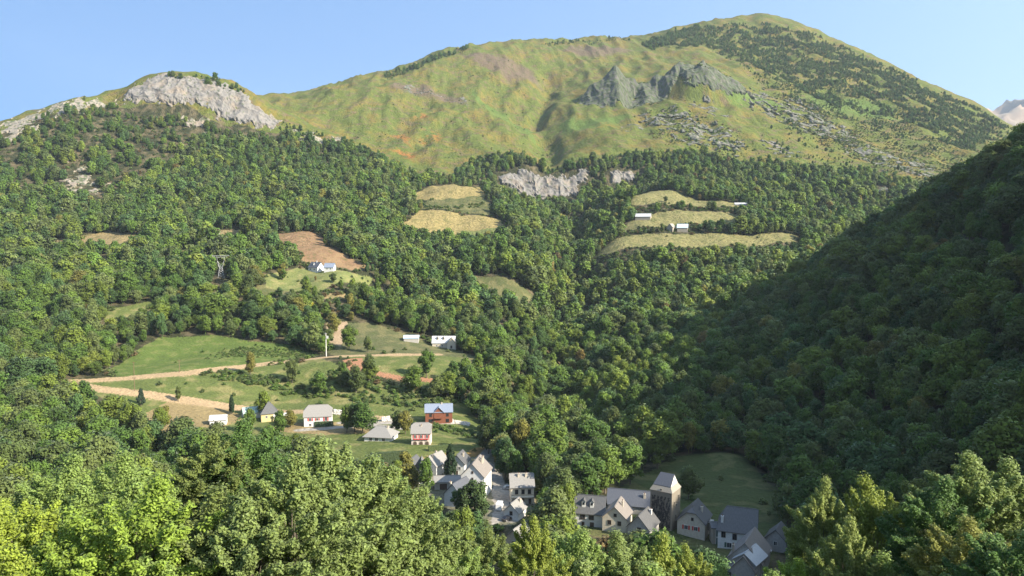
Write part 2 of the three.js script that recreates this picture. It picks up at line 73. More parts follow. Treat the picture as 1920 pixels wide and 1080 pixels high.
const LINES = {"gorge":[[13.1,-400.1],[16.8,-447.1],[28.1,-518.4],[40.9,-630.9],[64.6,-784.6],[81.4,-890.5],[89.7,-1032.5],[89.7,-1201.4]],"bank_a":[[-184.3,-455.2],[-160.2,-452.0],[-143.5,-450.5],[-115.9,-444.4],[-88.4,-435.8],[-62.5,-431.3],[-40.5,-430.1]],"bank_b":[[-117.0,-462.4],[-98.4,-453.3],[-77.8,-447.5],[-51.3,-442.4],[-29.0,-444.6]],"shelf_hedge":[[162.8,-1041.3],[198.5,-1034.8],[241.5,-1029.7],[276.1,-1022.3],[319.1,-1020.2]],"shelf_hedge_b":[[233.1,-963.1],[269.4,-970.6],[301.7,-963.0]],"lawn_hedge":[[-161.6,-626.0],[-142.1,-639.4],[-133.6,-690.2]],"field_hedge":[[-126.2,-1045.1],[-95.0,-1028.1],[-59.3,-1043.4],[-41.5,-1062.4]],"bracken":[[-196.6,-504.7],[-171.6,-517.1],[-143.1,-521.9]],"meadow_edge":[[-57.4,-394.9],[-30.7,-383.9],[-16.6,-379.7]],"ravine":[[70.1,-1322.7],[76.2,-1542.4],[53.5,-1687.2],[62.2,-1768.4],[81.9,-1882.6],[98.0,-1996.3],[86.7,-2063.9]],"gully_a":[[0.0,-1915.9],[-38.5,-1830.1],[-24.3,-1729.8],[28.5,-1616.2]],"track_upper":[[-262.6,-428.0],[-246.6,-437.0],[-225.3,-445.1],[-199.3,-452.0],[-178.9,-467.1],[-154.2,-485.5],[-127.7,-491.5],[-107.9,-498.3],[-81.2,-511.6],[-52.9,-523.7]],"track_lower":[[-262.6,-428.0],[-232.1,-421.6],[-207.0,-420.1],[-181.5,-417.1],[-159.3,-414.3],[-138.4,-414.6],[-119.7,-412.2]],"lane":[[-78.3,-399.3],[-63.2,-395.2],[-91.3,-392.6]],"road":[[-110.4,-379.4],[-89.6,-385.0],[-73.7,-390.2],[-55.9,-384.3]],"street":[[0.0,-253.5],[-4.0,-273.7],[-5.4,-296.2],[-7.3,-313.4],[-14.2,-325.4],[-10.1,-345.4],[-5.2,-358.4]]};
const ROCKS = [["pale_cliff",[[-647.1,-1244.7],[-631.9,-1268.9],[-594.8,-1286.2],[-558.4,-1285.4],[-504.7,-1285.3],[-458.7,-1281.5],[-409.1,-1264.7],[-381.9,-1261.6],[-373.3,-1231.6],[-411.6,-1216.9],[-464.0,-1220.4],[-511.3,-1232.6],[-545.9,-1232.8],[-584.1,-1221.3],[-619.7,-1224.2]],5,1.8],["ridge_rock",[[-775.2,-1146.3],[-748.7,-1182.5],[-713.3,-1208.5],[-675.7,-1233.2],[-649.0,-1239.7],[-653.6,-1207.0],[-683.5,-1170.5],[-715.4,-1141.5],[-704.8,-1085.9],[-722.3,-1065.7]],3,2.2],["ridge_rock",[[-368.7,-1246.0],[-314.6,-1239.4],[-279.2,-1236.7],[-308.4,-1213.7],[-353.1,-1221.2]],3,2.2],["scar",[[-613.7,-1032.6],[-597.5,-1042.8],[-563.7,-1013.8],[-530.3,-977.3],[-517.5,-940.4],[-546.3,-962.5],[-578.4,-982.9]],5,2.0],["scar",[[-523.6,-1209.2],[-495.8,-1214.2],[-486.7,-1201.3],[-509.8,-1196.0]],3,2.0],["pale_cliff",[[-27.2,-1279.3],[-13.7,-1291.0],[36.6,-1294.7],[91.8,-1298.0],[133.5,-1301.5],[127.1,-1282.2],[106.7,-1253.6],[70.9,-1248.7],[35.5,-1252.2],[0.0,-1256.4],[-22.3,-1260.7]],6,1.6],["pale_cliff",[[163.4,-1296.8],[212.1,-1303.2],[211.1,-1284.6],[171.1,-1269.9],[160.9,-1275.2]],5,1.6],["grey_rock",[[270.6,-1602.4],[342.6,-1624.3],[379.0,-1584.4],[413.4,-1545.0],[448.1,-1495.4],[445.0,-1432.7],[412.5,-1390.1],[353.0,-1388.0],[310.6,-1419.5],[311.0,-1495.6],[270.3,-1534.7]],9,2.2],["grey_rock",[[535.6,-1795.1],[617.0,-1870.8],[626.0,-1819.2],[565.5,-1657.1],[535.1,-1653.6],[516.1,-1687.9]],9,2.2],["grey_rock",[[598.3,-1737.0],[699.8,-1844.9],[720.8,-1751.0],[752.4,-1668.0],[722.3,-1587.0],[660.3,-1559.8],[602.4,-1582.8],[567.0,-1627.0]],9,2.2],["dark_rock",[[484.5,-1493.6],[526.2,-1491.9],[547.4,-1435.0],[516.0,-1377.0],[474.7,-1399.6]],6,2.5],["grey_rock",[[690.5,-1552.9],[745.6,-1552.7],[780.1,-1491.1],[809.6,-1430.3],[752.3,-1327.5],[693.5,-1323.0],[673.0,-1399.0],[653.1,-1467.1]],7,2.4],["dark_rock",[[226.4,-1529.9],[252.9,-1561.3],[266.6,-1578.2],[284.1,-1521.7],[257.1,-1520.1],[226.5,-1494.1]],5,2.5],["dark_rock",[[386.0,-1664.8],[421.6,-1666.6],[447.2,-1630.6],[472.0,-1577.6],[426.3,-1594.2],[388.0,-1623.0]],4,2.5],["dark_rock",[[-274.3,-1818.8],[-246.6,-1850.6],[-203.8,-1814.6],[-156.7,-1785.2],[-161.0,-1763.4],[-212.1,-1776.8],[-255.4,-1774.6]],4,2.5],["dark_rock",[[-142.0,-1757.9],[-105.3,-1762.4],[-90.3,-1713.3],[-120.7,-1716.9]],3,2.5],["grey_rock",[[605.5,-1256.0],[633.0,-1257.5],[582.9,-1164.5],[574.0,-1180.6]],6,2.0]];
const SPOTS = {"gable_house":[-13.7,-278.9],"balcony_house":[3.6,-274.1],"slate_roof_house":[-19.4,-269.9],"long_shed":[-24.3,-289.2],"spire_house":[-36.8,-296.1],"cottage_a":[-41.6,-303.0],"cottage_b":[-32.4,-306.2],"cottage_c":[-22.0,-306.6],"small_gable":[1.1,-255.3],"low_house":[2.9,-221.5],"dormer_house":[26.9,-247.3],"beige_gable":[35.6,-242.4],"dark_barn":[45.0,-260.7],"tower":[51.8,-243.0],"dark_gable":[43.0,-235.8],"red_shutter_beige":[60.7,-239.2],"white_house":[72.3,-229.4],"big_roof":[70.9,-213.2],"side_house":[83.9,-226.7],"annex":[66.2,-233.5],"lit_roof":[69.2,-210.4],"pyramid_house":[-131.8,-396.0],"red_shutter_house":[-102.9,-387.7],"hip_house":[-64.1,-356.5],"arch_house":[-43.0,-346.9],"chalet":[-40.0,-398.9],"white_farm":[-183.2,-696.2],"white_annex":[-168.3,-688.2],"stone_house":[-51.3,-556.2],"blue_shed":[-76.0,-558.0],"barn_a":[175.5,-998.9],"barn_b":[211.1,-946.8],"barn_c":[322.8,-1056.9],"car_port":[-204.7,-391.6],"white_shed":[-154.0,-383.8],"green_gable":[-142.5,-400.3],"cabin":[-320.1,-805.0],"pylon":[-249.6,-640.0],"pole_big":[-125.3,-498.9],"pole_a":[-204.2,-453.4],"pole_b":[-230.3,-449.8],"pole_c":[-216.8,-423.3],"van":[-4.5,-265.5],"car_a":[1.2,-270.1],"car_b":[-1.5,-253.5],"car_c":[-1.3,-288.6],"hedge_a":[-53.3,-317.5],"hedge_b":[-33.7,-335.3],"conifer_big":[-25.4,-302.1],"conifer_small":[-154.0,-404.1],"conifer_left":[-204.6,-405.8],"yew_round":[-13.1,-255.2],"wall_a":[-94.4,-406.2],"wall_b":[-62.5,-400.4],"wall_c":[-28.9,-398.2],"field_tree":[216.8,-1060.2],"roundabout_tree":[-157.0,-654.5],"orange_tree":[-174.0,-660.5],"yellow_tree":[-157.7,-586.9],"pinnacle":[237.7,-1761.7],"knoll":[430.2,-1741.8]};
const SCATTER = {"tall_trees":[[-102.5,-449.7],[-87.6,-453.7],[-53.2,-459.9],[-38.6,-444.2],[-30.5,-442.9],[-59.4,-443.5],[-44.6,-439.5],[-26.3,-453.9],[-115.9,-526.8],[-170.4,-617.3],[-204.4,-664.2],[-93.5,-441.9],[-36.3,-456.4],[-29.8,-468.1],[-115.1,-441.3],[-162.0,-457.0]],"big_trees":[[-169.8,-614.8],[-204.0,-662.8],[-206.6,-704.9],[-188.4,-415.7],[-103.8,-448.1],[-135.4,-454.2],[-87.9,-453.1],[-59.6,-444.6],[-54.3,-469.5],[-100.5,-447.9],[-39.1,-442.3],[-30.8,-447.3],[-115.5,-525.2],[-100.6,-516.6],[-179.4,-373.8],[-179.6,-353.2],[-172.1,-753.5],[-196.5,-787.3],[-50.7,-641.4],[-27.8,-705.4],[-111.0,-593.8],[-100.0,-591.8],[-90.8,-586.9],[-81.9,-583.9],[-73.1,-580.2],[-2.9,-393.7],[0.0,-337.9],[9.2,-316.6],[18.2,-311.8],[24.2,-287.2],[-4.6,-313.8],[-84.5,-374.8],[-80.9,-376.8],[-75.9,-372.4],[-58.8,-375.8],[-54.0,-371.0],[-146.6,-639.4],[-223.3,-650.1],[-178.7,-378.2],[-135.0,-399.7],[-116.2,-385.2],[-118.2,-373.6],[-132.9,-372.8],[18.4,-245.0],[-43.3,-296.1],[-40.0,-284.3],[-45.7,-290.4],[-32.9,-280.6],[-18.6,-258.7],[69.0,-285.4],[97.4,-265.5]],"shrubs":[[-67.9,-419.3],[-56.4,-420.3],[-43.2,-399.4],[-39.2,-379.8],[-193.1,-437.3],[-172.3,-440.7],[-166.1,-450.1],[-159.6,-450.0],[-151.4,-454.8],[-143.5,-450.5],[-130.2,-449.4],[-115.9,-444.4],[220.6,-1053.1],[253.0,-1079.9],[268.7,-1081.3],[287.0,-1077.9],[175.0,-1026.0],[198.5,-1034.8],[146.7,-936.0],[171.3,-943.0],[191.1,-924.5],[303.3,-925.1],[-190.6,-665.4],[-202.3,-672.9],[-153.2,-668.7],[-147.5,-687.1],[-139.9,-697.7],[-135.2,-699.3],[-25.4,-388.1],[-16.7,-382.9],[-22.0,-377.8],[-17.3,-339.1],[-89.1,-514.4],[-82.6,-520.4],[-98.6,-526.1],[-76.8,-532.4],[-62.0,-537.4],[-46.8,-540.4],[-34.0,-523.3],[69.7,-283.1],[68.3,-269.9],[96.3,-279.5],[93.5,-265.3],[46.8,-290.4],[42.3,-281.7],[90.9,-318.7],[-207.1,-433.4],[-180.4,-429.4],[-162.0,-429.8],[-137.9,-432.4],[-111.5,-427.0],[-91.8,-421.6],[-81.3,-431.1],[-39.9,-423.0],[-134.2,-464.2],[-222.6,-489.3],[-215.6,-515.4],[-190.7,-518.6]]};
const FOREGROUND = [[-28.3,-41.0,18.8,6.1,"yellow"],[-30.4,-49.0,23.2,6.0,"light"],[-23.8,-45.0,21.8,6.1,"light"],[-19.2,-37.0,17.4,6.9,"bright"],[-20.1,-49.0,24.6,5.2,"olive"],[-18.7,-51.0,26.1,6.2,"dark"],[-10.9,-44.0,21.8,7.9,"ash"],[-11.9,-39.0,18.8,6.4,"ash"],[-9.2,-47.0,21.8,6.0,"ash"],[-6.4,-49.0,20.3,5.2,"ash"],[-16.0,-39.0,17.4,6.4,"olive"],[-22.0,-37.0,15.9,6.1,"bright"],[-17.6,-38.0,15.9,6.5,"light"],[-13.3,-37.0,15.9,6.3,"ash"],[-10.1,-43.0,17.4,7.7,"ash"],[-6.6,-47.0,17.4,7.4,"ash"],[-23.8,-36.0,14.5,6.2,"yellow"],[-20.7,-39.0,14.5,7.0,"dark"],[-15.9,-40.0,14.5,7.4,"dark"],[-11.8,-41.0,14.5,7.6,"ash"],[-8.1,-46.0,14.5,7.9,"ash"],[-4.2,-52.0,17.4,4.8,"light"],[-1.8,-55.0,18.8,4.3,"olive"],[1.1,-37.0,14.5,3.2,"yellowgreen"],[0.0,-53.0,15.9,6.4,"olive"],[4.6,-55.0,18.8,5.9,"light"],[8.2,-56.0,18.8,6.0,"ash"],[11.7,-57.0,18.8,6.5,"yellowgreen"],[15.0,-60.0,18.8,3.9,"yellowgreen"],[18.2,-64.0,17.4,5.0,"light"],[5.5,-53.0,15.9,8.3,"ash"],[11.9,-54.0,15.9,8.5,"light"],[-3.2,-54.0,15.9,6.2,"light"],[25.7,-60.0,24.6,5.1,"ivy"],[29.7,-59.0,24.6,6.3,"yellowgreen"],[23.1,-50.0,18.8,5.0,"ivy"],[33.6,-53.0,24.6,7.6,"ash"],[37.0,-54.0,24.6,7.3,"ash"],[29.8,-51.0,21.8,6.2,"dark"],[28.4,-45.0,17.4,5.8,"gold"],[28.3,-41.0,15.9,5.9,"dark"],[28.3,-50.0,17.4,6.8,"dark"],[20.3,-51.0,15.9,4.4,"bright"],[22.9,-51.0,15.9,5.5,"bright"],[25.3,-49.0,15.9,5.6,"light"],[28.5,-43.0,14.5,6.8,"dark"],[15.6,-43.0,13.0,3.4,"light"]];               // x, z, height, crown width, look
const OPEN_MOUNTAIN = area('mountain', [...TREELINE, [2600, TREELINE.at(-1)[1]], [2600, -6000], [-2600, -6000], [-2600, TREELINE[0][1]]]);

// ───────────────────────────── terrain ─────────────────────────────
const NC = CONTROL.length, SOFT = CONTROL.map(([x, , z]) => (4 + 0.022 * Math.hypot(x, z)) ** 2), WEIGHT = new Float64Array(NC + 3);
{ // smooth surface through all control heights
  const N = NC + 3, A = Array.from({ length: N }, () => new Float64Array(N + 1));
  for (let i = 0; i < NC; i++) {
    for (let j = 0; j < NC; j++) A[i][j] = Math.sqrt((CONTROL[i][0] - CONTROL[j][0]) ** 2 + (CONTROL[i][2] - CONTROL[j][2]) ** 2 + SOFT[j]);
    A[i][NC] = A[NC][i] = 1; A[i][NC + 1] = A[NC + 1][i] = CONTROL[i][0]; A[i][NC + 2] = A[NC + 2][i] = CONTROL[i][2];
    A[i][N] = CONTROL[i][1];
  }
  for (let c = 0; c < N; c++) {
    let p = c; for (let r = c + 1; r < N; r++) if (Math.abs(A[r][c]) > Math.abs(A[p][c])) p = r;
    [A[c], A[p]] = [A[p], A[c]];
    for (let r = c + 1; r < N; r++) { const f = A[r][c] / A[c][c]; if (f) for (let k = c; k <= N; k++) A[r][k] -= f * A[c][k]; }
  }
  for (let r = N - 1; r >= 0; r--) { let s = A[r][N]; for (let k = r + 1; k < N; k++) s -= A[r][k] * WEIGHT[k]; WEIGHT[r] = s / A[r][r]; }
}
function surveyed(x, z) { let s = WEIGHT[NC] + WEIGHT[NC + 1] * x + WEIGHT[NC + 2] * z; for (let i = 0; i < NC; i++) { const dx = x - CONTROL[i][0], dz = z - CONTROL[i][2]; s += WEIGHT[i] * Math.sqrt(dx * dx + dz * dz + SOFT[i]); } return s; }
const PIN = SPOTS.pinnacle, KNOLL = SPOTS.knoll;
function groundAt(x, z) {
  let y = surveyed(x, z);
  const d = -z, far = smoothstep(d, 500, 1700), mid = smoothstep(d, 430, 900);
  y += mid * 2.2 * fbm(x / 55, z / 55, 3) + far * (9 * fbm(x / 210 + 3, z / 210, 4) + 20 * (ridge(x / 120, z / 320, 5) - 0.62)) + 0.35 * fbm(x / 16, z / 16, 3);
  if (d > 330 && d < 1150) { const r = toLine(LINES.gorge, x, z); if (r < 140) y -= Math.min(1, (d - 330) / 120) * (15 * Math.exp(-((r / 26) ** 2)) + 9 * Math.exp(-((r / 60) ** 2))); }
  if (d > 1200) {
    const r = toLine(LINES.ravine, x, z); y -= 15 * Math.exp(-((r / 22) ** 2)) + 9 * Math.exp(-((r / 75) ** 2));
    y -= 8 * Math.exp(-((toLine(LINES.gully_a, x, z) / 30) ** 2));
    let u = x - PIN[0], v = z - PIN[1];
    if (Math.abs(u) < 260 && Math.abs(v) < 260) {
      const j = 3.5 * n2(x / 15, z / 15) + 8 * n2(x / 42, z / 42);
      y += Math.max(0, 84 * (1 - (u < 0 ? -u / 92 : u / 56) - Math.abs(v + u * 0.1) / 95) + j * 0.5);
      y += Math.max(0, 40 * (1 - Math.abs(u - 62) / 58 - Math.abs(v) / 70) + j) * 0.9;
      y += Math.max(0, 32 * (1 - Math.abs(u - 118) / 60 - Math.abs(v) / 70) + j) * 0.9;
    }
    u = x - KNOLL[0]; v = z - KNOLL[1];
    if (Math.abs(u) < 260 && Math.abs(v) < 260) {
      const q = 1 - (u / (u < 0 ? 88 : 120)) ** 2 - (v / 75) ** 2;
      if (q > 0) y += 50 * Math.pow(q, 0.8) + q * (3.5 * n2(x / 12, z / 12) + 7 * n2(x / 38, z / 38));
    }
  }
  return y;
}
function steps(list) { const out = []; for (const [from, to, s] of list) for (let v = from; v < to - 1e-6; v += s) out.push(v); out.push(list.at(-1)[1]); return out; }
const XS = steps([[-2600, -1400, 40], [-1400, -520, 11], [-520, 520, 5.2], [520, 1400, 11], [1400, 2600, 40]]);
const DS = steps([[-240, 0, 12], [0, 760, 5], [760, 1400, 8], [1400, 2720, 11], [2720, 4400, 48]]);     // distance away, −z
const NX = XS.length, NZ = DS.length, HEIGHT = new Float32Array(NX * NZ);
for (let j = 0; j < NZ; j++) for (let i = 0; i < NX; i++) HEIGHT[j * NX + i] = groundAt(XS[i], -DS[j]);
function cell(list, v) { let lo = 0, hi = list.length - 2; while (lo < hi) { const m = (lo + hi + 1) >> 1; if (list[m] <= v) lo = m; else hi = m - 1; } return lo; }
function H(x, z) { // height of the built ground
  const i = cell(XS, x), j = cell(DS, -z), u = clamp((x - XS[i]) / (XS[i + 1] - XS[i]), 0, 1), v = clamp((-z - DS[j]) / (DS[j + 1] - DS[j]), 0, 1), k = j * NX + i;
  return lerp(lerp(HEIGHT[k], HEIGHT[k + 1], u), lerp(HEIGHT[k + NX], HEIGHT[k + NX + 1], u), v);
}
function slopeAt(x, z, e = 4) { return [(H(x + e, z) - H(x - e, z)) / (2 * e), (H(x, z + e) - H(x, z - e)) / (2 * e)]; }

// ground cover, as base colours of grass, stubble, earth and gravel; pasture also carries painted shade
const COVER = {
  pasture: [0.062, 0.076, 0.026],  // dull grazed grass, its green darkened to paint in the hillside's shade
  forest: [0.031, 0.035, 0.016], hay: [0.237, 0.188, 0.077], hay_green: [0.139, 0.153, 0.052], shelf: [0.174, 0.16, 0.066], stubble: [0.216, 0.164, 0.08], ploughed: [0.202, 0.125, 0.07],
  lawn: [0.139, 0.153, 0.052], meadow: [0.095, 0.115, 0.034], scrub: [0.09, 0.094, 0.038], bracken: [0.084, 0.118, 0.028], garden: [0.09, 0.094, 0.042], village: [0.139, 0.132, 0.09],
  track: [0.32, 0.23, 0.132], ochre: [0.278, 0.167, 0.059], yard: [0.278, 0.251, 0.216], clay: [0.264, 0.139, 0.08], dirt: [0.292, 0.216, 0.139],
  rust: [0.23, 0.105, 0.03], gold: [0.209, 0.146, 0.042], heather: [0.118, 0.087, 0.059], lush: [0.087, 0.129, 0.031],
};
function mixInto(c, o, t) { c[0] += (o[0] - c[0]) * t; c[1] += (o[1] - c[1]) * t; c[2] += (o[2] - c[2]) * t; }
function edgeOf(a, x, z) { let m = 1e9; const p = a.pts; for (let i = 0, j = p.length - 1; i < p.length; j = i++) m = Math.min(m, toLine([p[j], p[i]], x, z)); return m; }
function coverAt(x, z, c) {
  const tuftNoise = fbm(x / 2.2, z / 2.2, 3), patchNoise = fbm(x / 17, z / 17, 3), blotchNoise = fbm(x / 90, z / 90, 3);
  const open = OPEN_MOUNTAIN.has(x + 10 * patchNoise, z + 10 * blotchNoise);
  if (open) {
    c[0] = 0.102; c[1] = 0.12; c[2] = 0.027;
    mixInto(c, [0.155, 0.118, 0.03], clamp(0.3 + blotchNoise * 1.4, 0, 1));
    mixInto(c, [0.078, 0.1, 0.02], clamp(0.25 - patchNoise * 1.1 - blotchNoise * 0.9, 0, 0.7));
    mixInto(c, [0.125, 0.088, 0.055], clamp(fbm(x / 40 + 50, z / 24, 4) * 2.6 - 0.35, 0, 0.8));
    const streak = fbm(x / 5.5, z / 40, 3); mixInto(c, [0.075, 0.092, 0.03], clamp(streak * 1.6 - 0.05, 0, 0.6));
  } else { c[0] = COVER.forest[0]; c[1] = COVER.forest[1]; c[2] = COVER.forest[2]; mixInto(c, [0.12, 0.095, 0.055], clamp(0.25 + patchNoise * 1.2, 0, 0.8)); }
  const wx = x + 1.6 * patchNoise, wz = z + 2.4 * tuftNoise;
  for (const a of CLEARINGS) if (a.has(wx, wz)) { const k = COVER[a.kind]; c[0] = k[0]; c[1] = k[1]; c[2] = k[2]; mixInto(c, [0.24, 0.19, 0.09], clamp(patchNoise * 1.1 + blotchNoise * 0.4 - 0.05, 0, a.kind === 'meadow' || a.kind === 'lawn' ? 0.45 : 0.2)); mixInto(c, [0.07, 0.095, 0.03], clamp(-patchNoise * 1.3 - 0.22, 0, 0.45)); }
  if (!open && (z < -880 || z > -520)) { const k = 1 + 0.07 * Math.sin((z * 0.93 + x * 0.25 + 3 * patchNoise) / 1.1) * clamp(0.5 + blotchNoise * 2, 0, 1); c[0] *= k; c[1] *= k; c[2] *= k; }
  for (const a of PATCHES) {
    const big = a.pts[0][1] < -1200, px = big ? x + 22 * patchNoise + 30 * blotchNoise : wx, pz = big ? z + 22 * tuftNoise + 20 * patchNoise : wz;
    if (a.has(px, pz)) mixInto(c, COVER[a.kind], big ? clamp(0.95 + patchNoise * 0.8 + tuftNoise * 0.6, 0.2, 1) * smoothstep(edgeOf(a, px, pz), 0, 14) : 1);
  }
  if (z > -620) {
    const t = Math.min(toLine(LINES.track_upper, wx, wz), toLine(LINES.track_lower, wx, wz)) + tuftNoise * 0.8;
    if (t < 5.2) mixInto(c, COVER.track, smoothstep(5.2 - t, 0, 1.2));
    const s = Math.min(toLine(LINES.street, x, z), toLine(LINES.road, x, z), toLine(LINES.lane, x, z)) + tuftNoise * 0.3;
    if (s < 2.8) mixInto(c, [0.27, 0.245, 0.21], smoothstep(2.8 - s, 0, 0.6));
  }
  const k = 1 + 0.34 * tuftNoise + 0.16 * n2b(x * 1.3, z * 1.3) + 0.12 * patchNoise;
  c[0] *= k; c[1] *= k; c[2] *= k;
}
const toByte = (v) => { v = clamp(v, 0, 1); return Math.round(255 * (v <= 0.0031308 ? 12.92 * v : 1.055 * Math.pow(v, 1 / 2.4) - 0.055)); };
function coverTexture(x0, x1, d0, d1, W, Hh) {
  const data = new Uint8Array(W * Hh * 4), c = [0, 0, 0];
  for (let r = 0; r < Hh; r++) for (let q = 0; q < W; q++) {
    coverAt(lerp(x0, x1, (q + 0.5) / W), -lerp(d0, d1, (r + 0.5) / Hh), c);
    const i = (r * W + q) * 4; data[i] = toByte(c[0]); data[i + 1] = toByte(c[1]); data[i + 2] = toByte(c[2]); data[i + 3] = 255;
  }
  const t = new THREE.DataTexture(data, W, Hh); t.colorSpace = THREE.SRGBColorSpace; t.magFilter = t.minFilter = THREE.LinearFilter; t.wrapS = t.wrapT = THREE.MirroredRepeatWrapping; t.needsUpdate = true; return t;
}
function roughTexture(seed, W = 512) { // tufts and clods
  const data = new Uint8Array(W * W * 4), f = createNoise3D(rng(seed)), R = 9;
  for (let r = 0; r < W; r++) for (let q = 0; q < W; q++) {
    let s = 0, a = 0.5, k = 1;
    for (let o = 0; o < 4; o++) { const t = (q / W) * 2 * Math.PI, u = (r / W) * 2 * Math.PI; s += a * f(R * k * Math.cos(t) / 6.28 + 5 * Math.cos(u) * k / 3, R * k * Math.sin(t) / 6.28 + o * 9, R * k * Math.sin(u) / 6.28); a *= 0.6; k *= 2; }
    const v = clamp(128 + 110 * s, 0, 255), i = (r * W + q) * 4; data[i] = data[i + 1] = data[i + 2] = v; data[i + 3] = 255;
  }
  const t = new THREE.DataTexture(data, W, W); t.magFilter = t.minFilter = THREE.LinearFilter; t.wrapS = t.wrapT = THREE.RepeatWrapping; t.needsUpdate = true; return t;
}
const clods = roughTexture(5);
function sheet(name, i0, i1, j0, j1, x0, x1, d0, d1, tex, bumpRepeat, bump) {
  const w = i1 - i0 + 1, n = w * (j1 - j0 + 1), pos = new Float32Array(n * 3), uv = new Float32Array(n * 2), idx = [];
  for (let j = j0, k = 0; j <= j1; j++) for (let i = i0; i <= i1; i++, k++) {
    pos[k * 3] = XS[i]; pos[k * 3 + 1] = HEIGHT[j * NX + i]; pos[k * 3 + 2] = -DS[j];
    uv[k * 2] = (XS[i] - x0) / (x1 - x0); uv[k * 2 + 1] = (DS[j] - d0) / (d1 - d0);
  }
  for (let j = 0; j < j1 - j0; j++) for (let i = 0; i < w - 1; i++) { const a = j * w + i; idx.push(a, a + 1, a + w, a + 1, a + w + 1, a + w); }
  const g = new THREE.BufferGeometry();
  g.setAttribute('position', new THREE.BufferAttribute(pos, 3)); g.setAttribute('uv', new THREE.BufferAttribute(uv, 2)); g.setIndex(idx); g.computeVertexNormals();
  const b = clods.clone(); b.repeat.set(...bumpRepeat); b.needsUpdate = true;
  const m = new THREE.MeshStandardMaterial({ map: tex, roughness: 0.97, bumpMap: b, bumpScale: bump });
  m.specularIntensity = 0.2;
  return structure(mesh(name, g, m, scene));
}
const iL = XS.findIndex((v) => v >= -520 - 1e-3), iR = XS.findIndex((v) => v >= 520 - 1e-3), jV = DS.findIndex((v) => v >= 760 - 1e-3);
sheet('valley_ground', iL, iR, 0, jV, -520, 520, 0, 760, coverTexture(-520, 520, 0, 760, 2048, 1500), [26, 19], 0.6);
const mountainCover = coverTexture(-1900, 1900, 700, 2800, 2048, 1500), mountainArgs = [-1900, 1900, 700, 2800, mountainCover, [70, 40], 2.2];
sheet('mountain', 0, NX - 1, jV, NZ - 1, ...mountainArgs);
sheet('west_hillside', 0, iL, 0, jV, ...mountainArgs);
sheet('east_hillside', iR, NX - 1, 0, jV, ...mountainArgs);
console.log('terrain', NX, NZ);

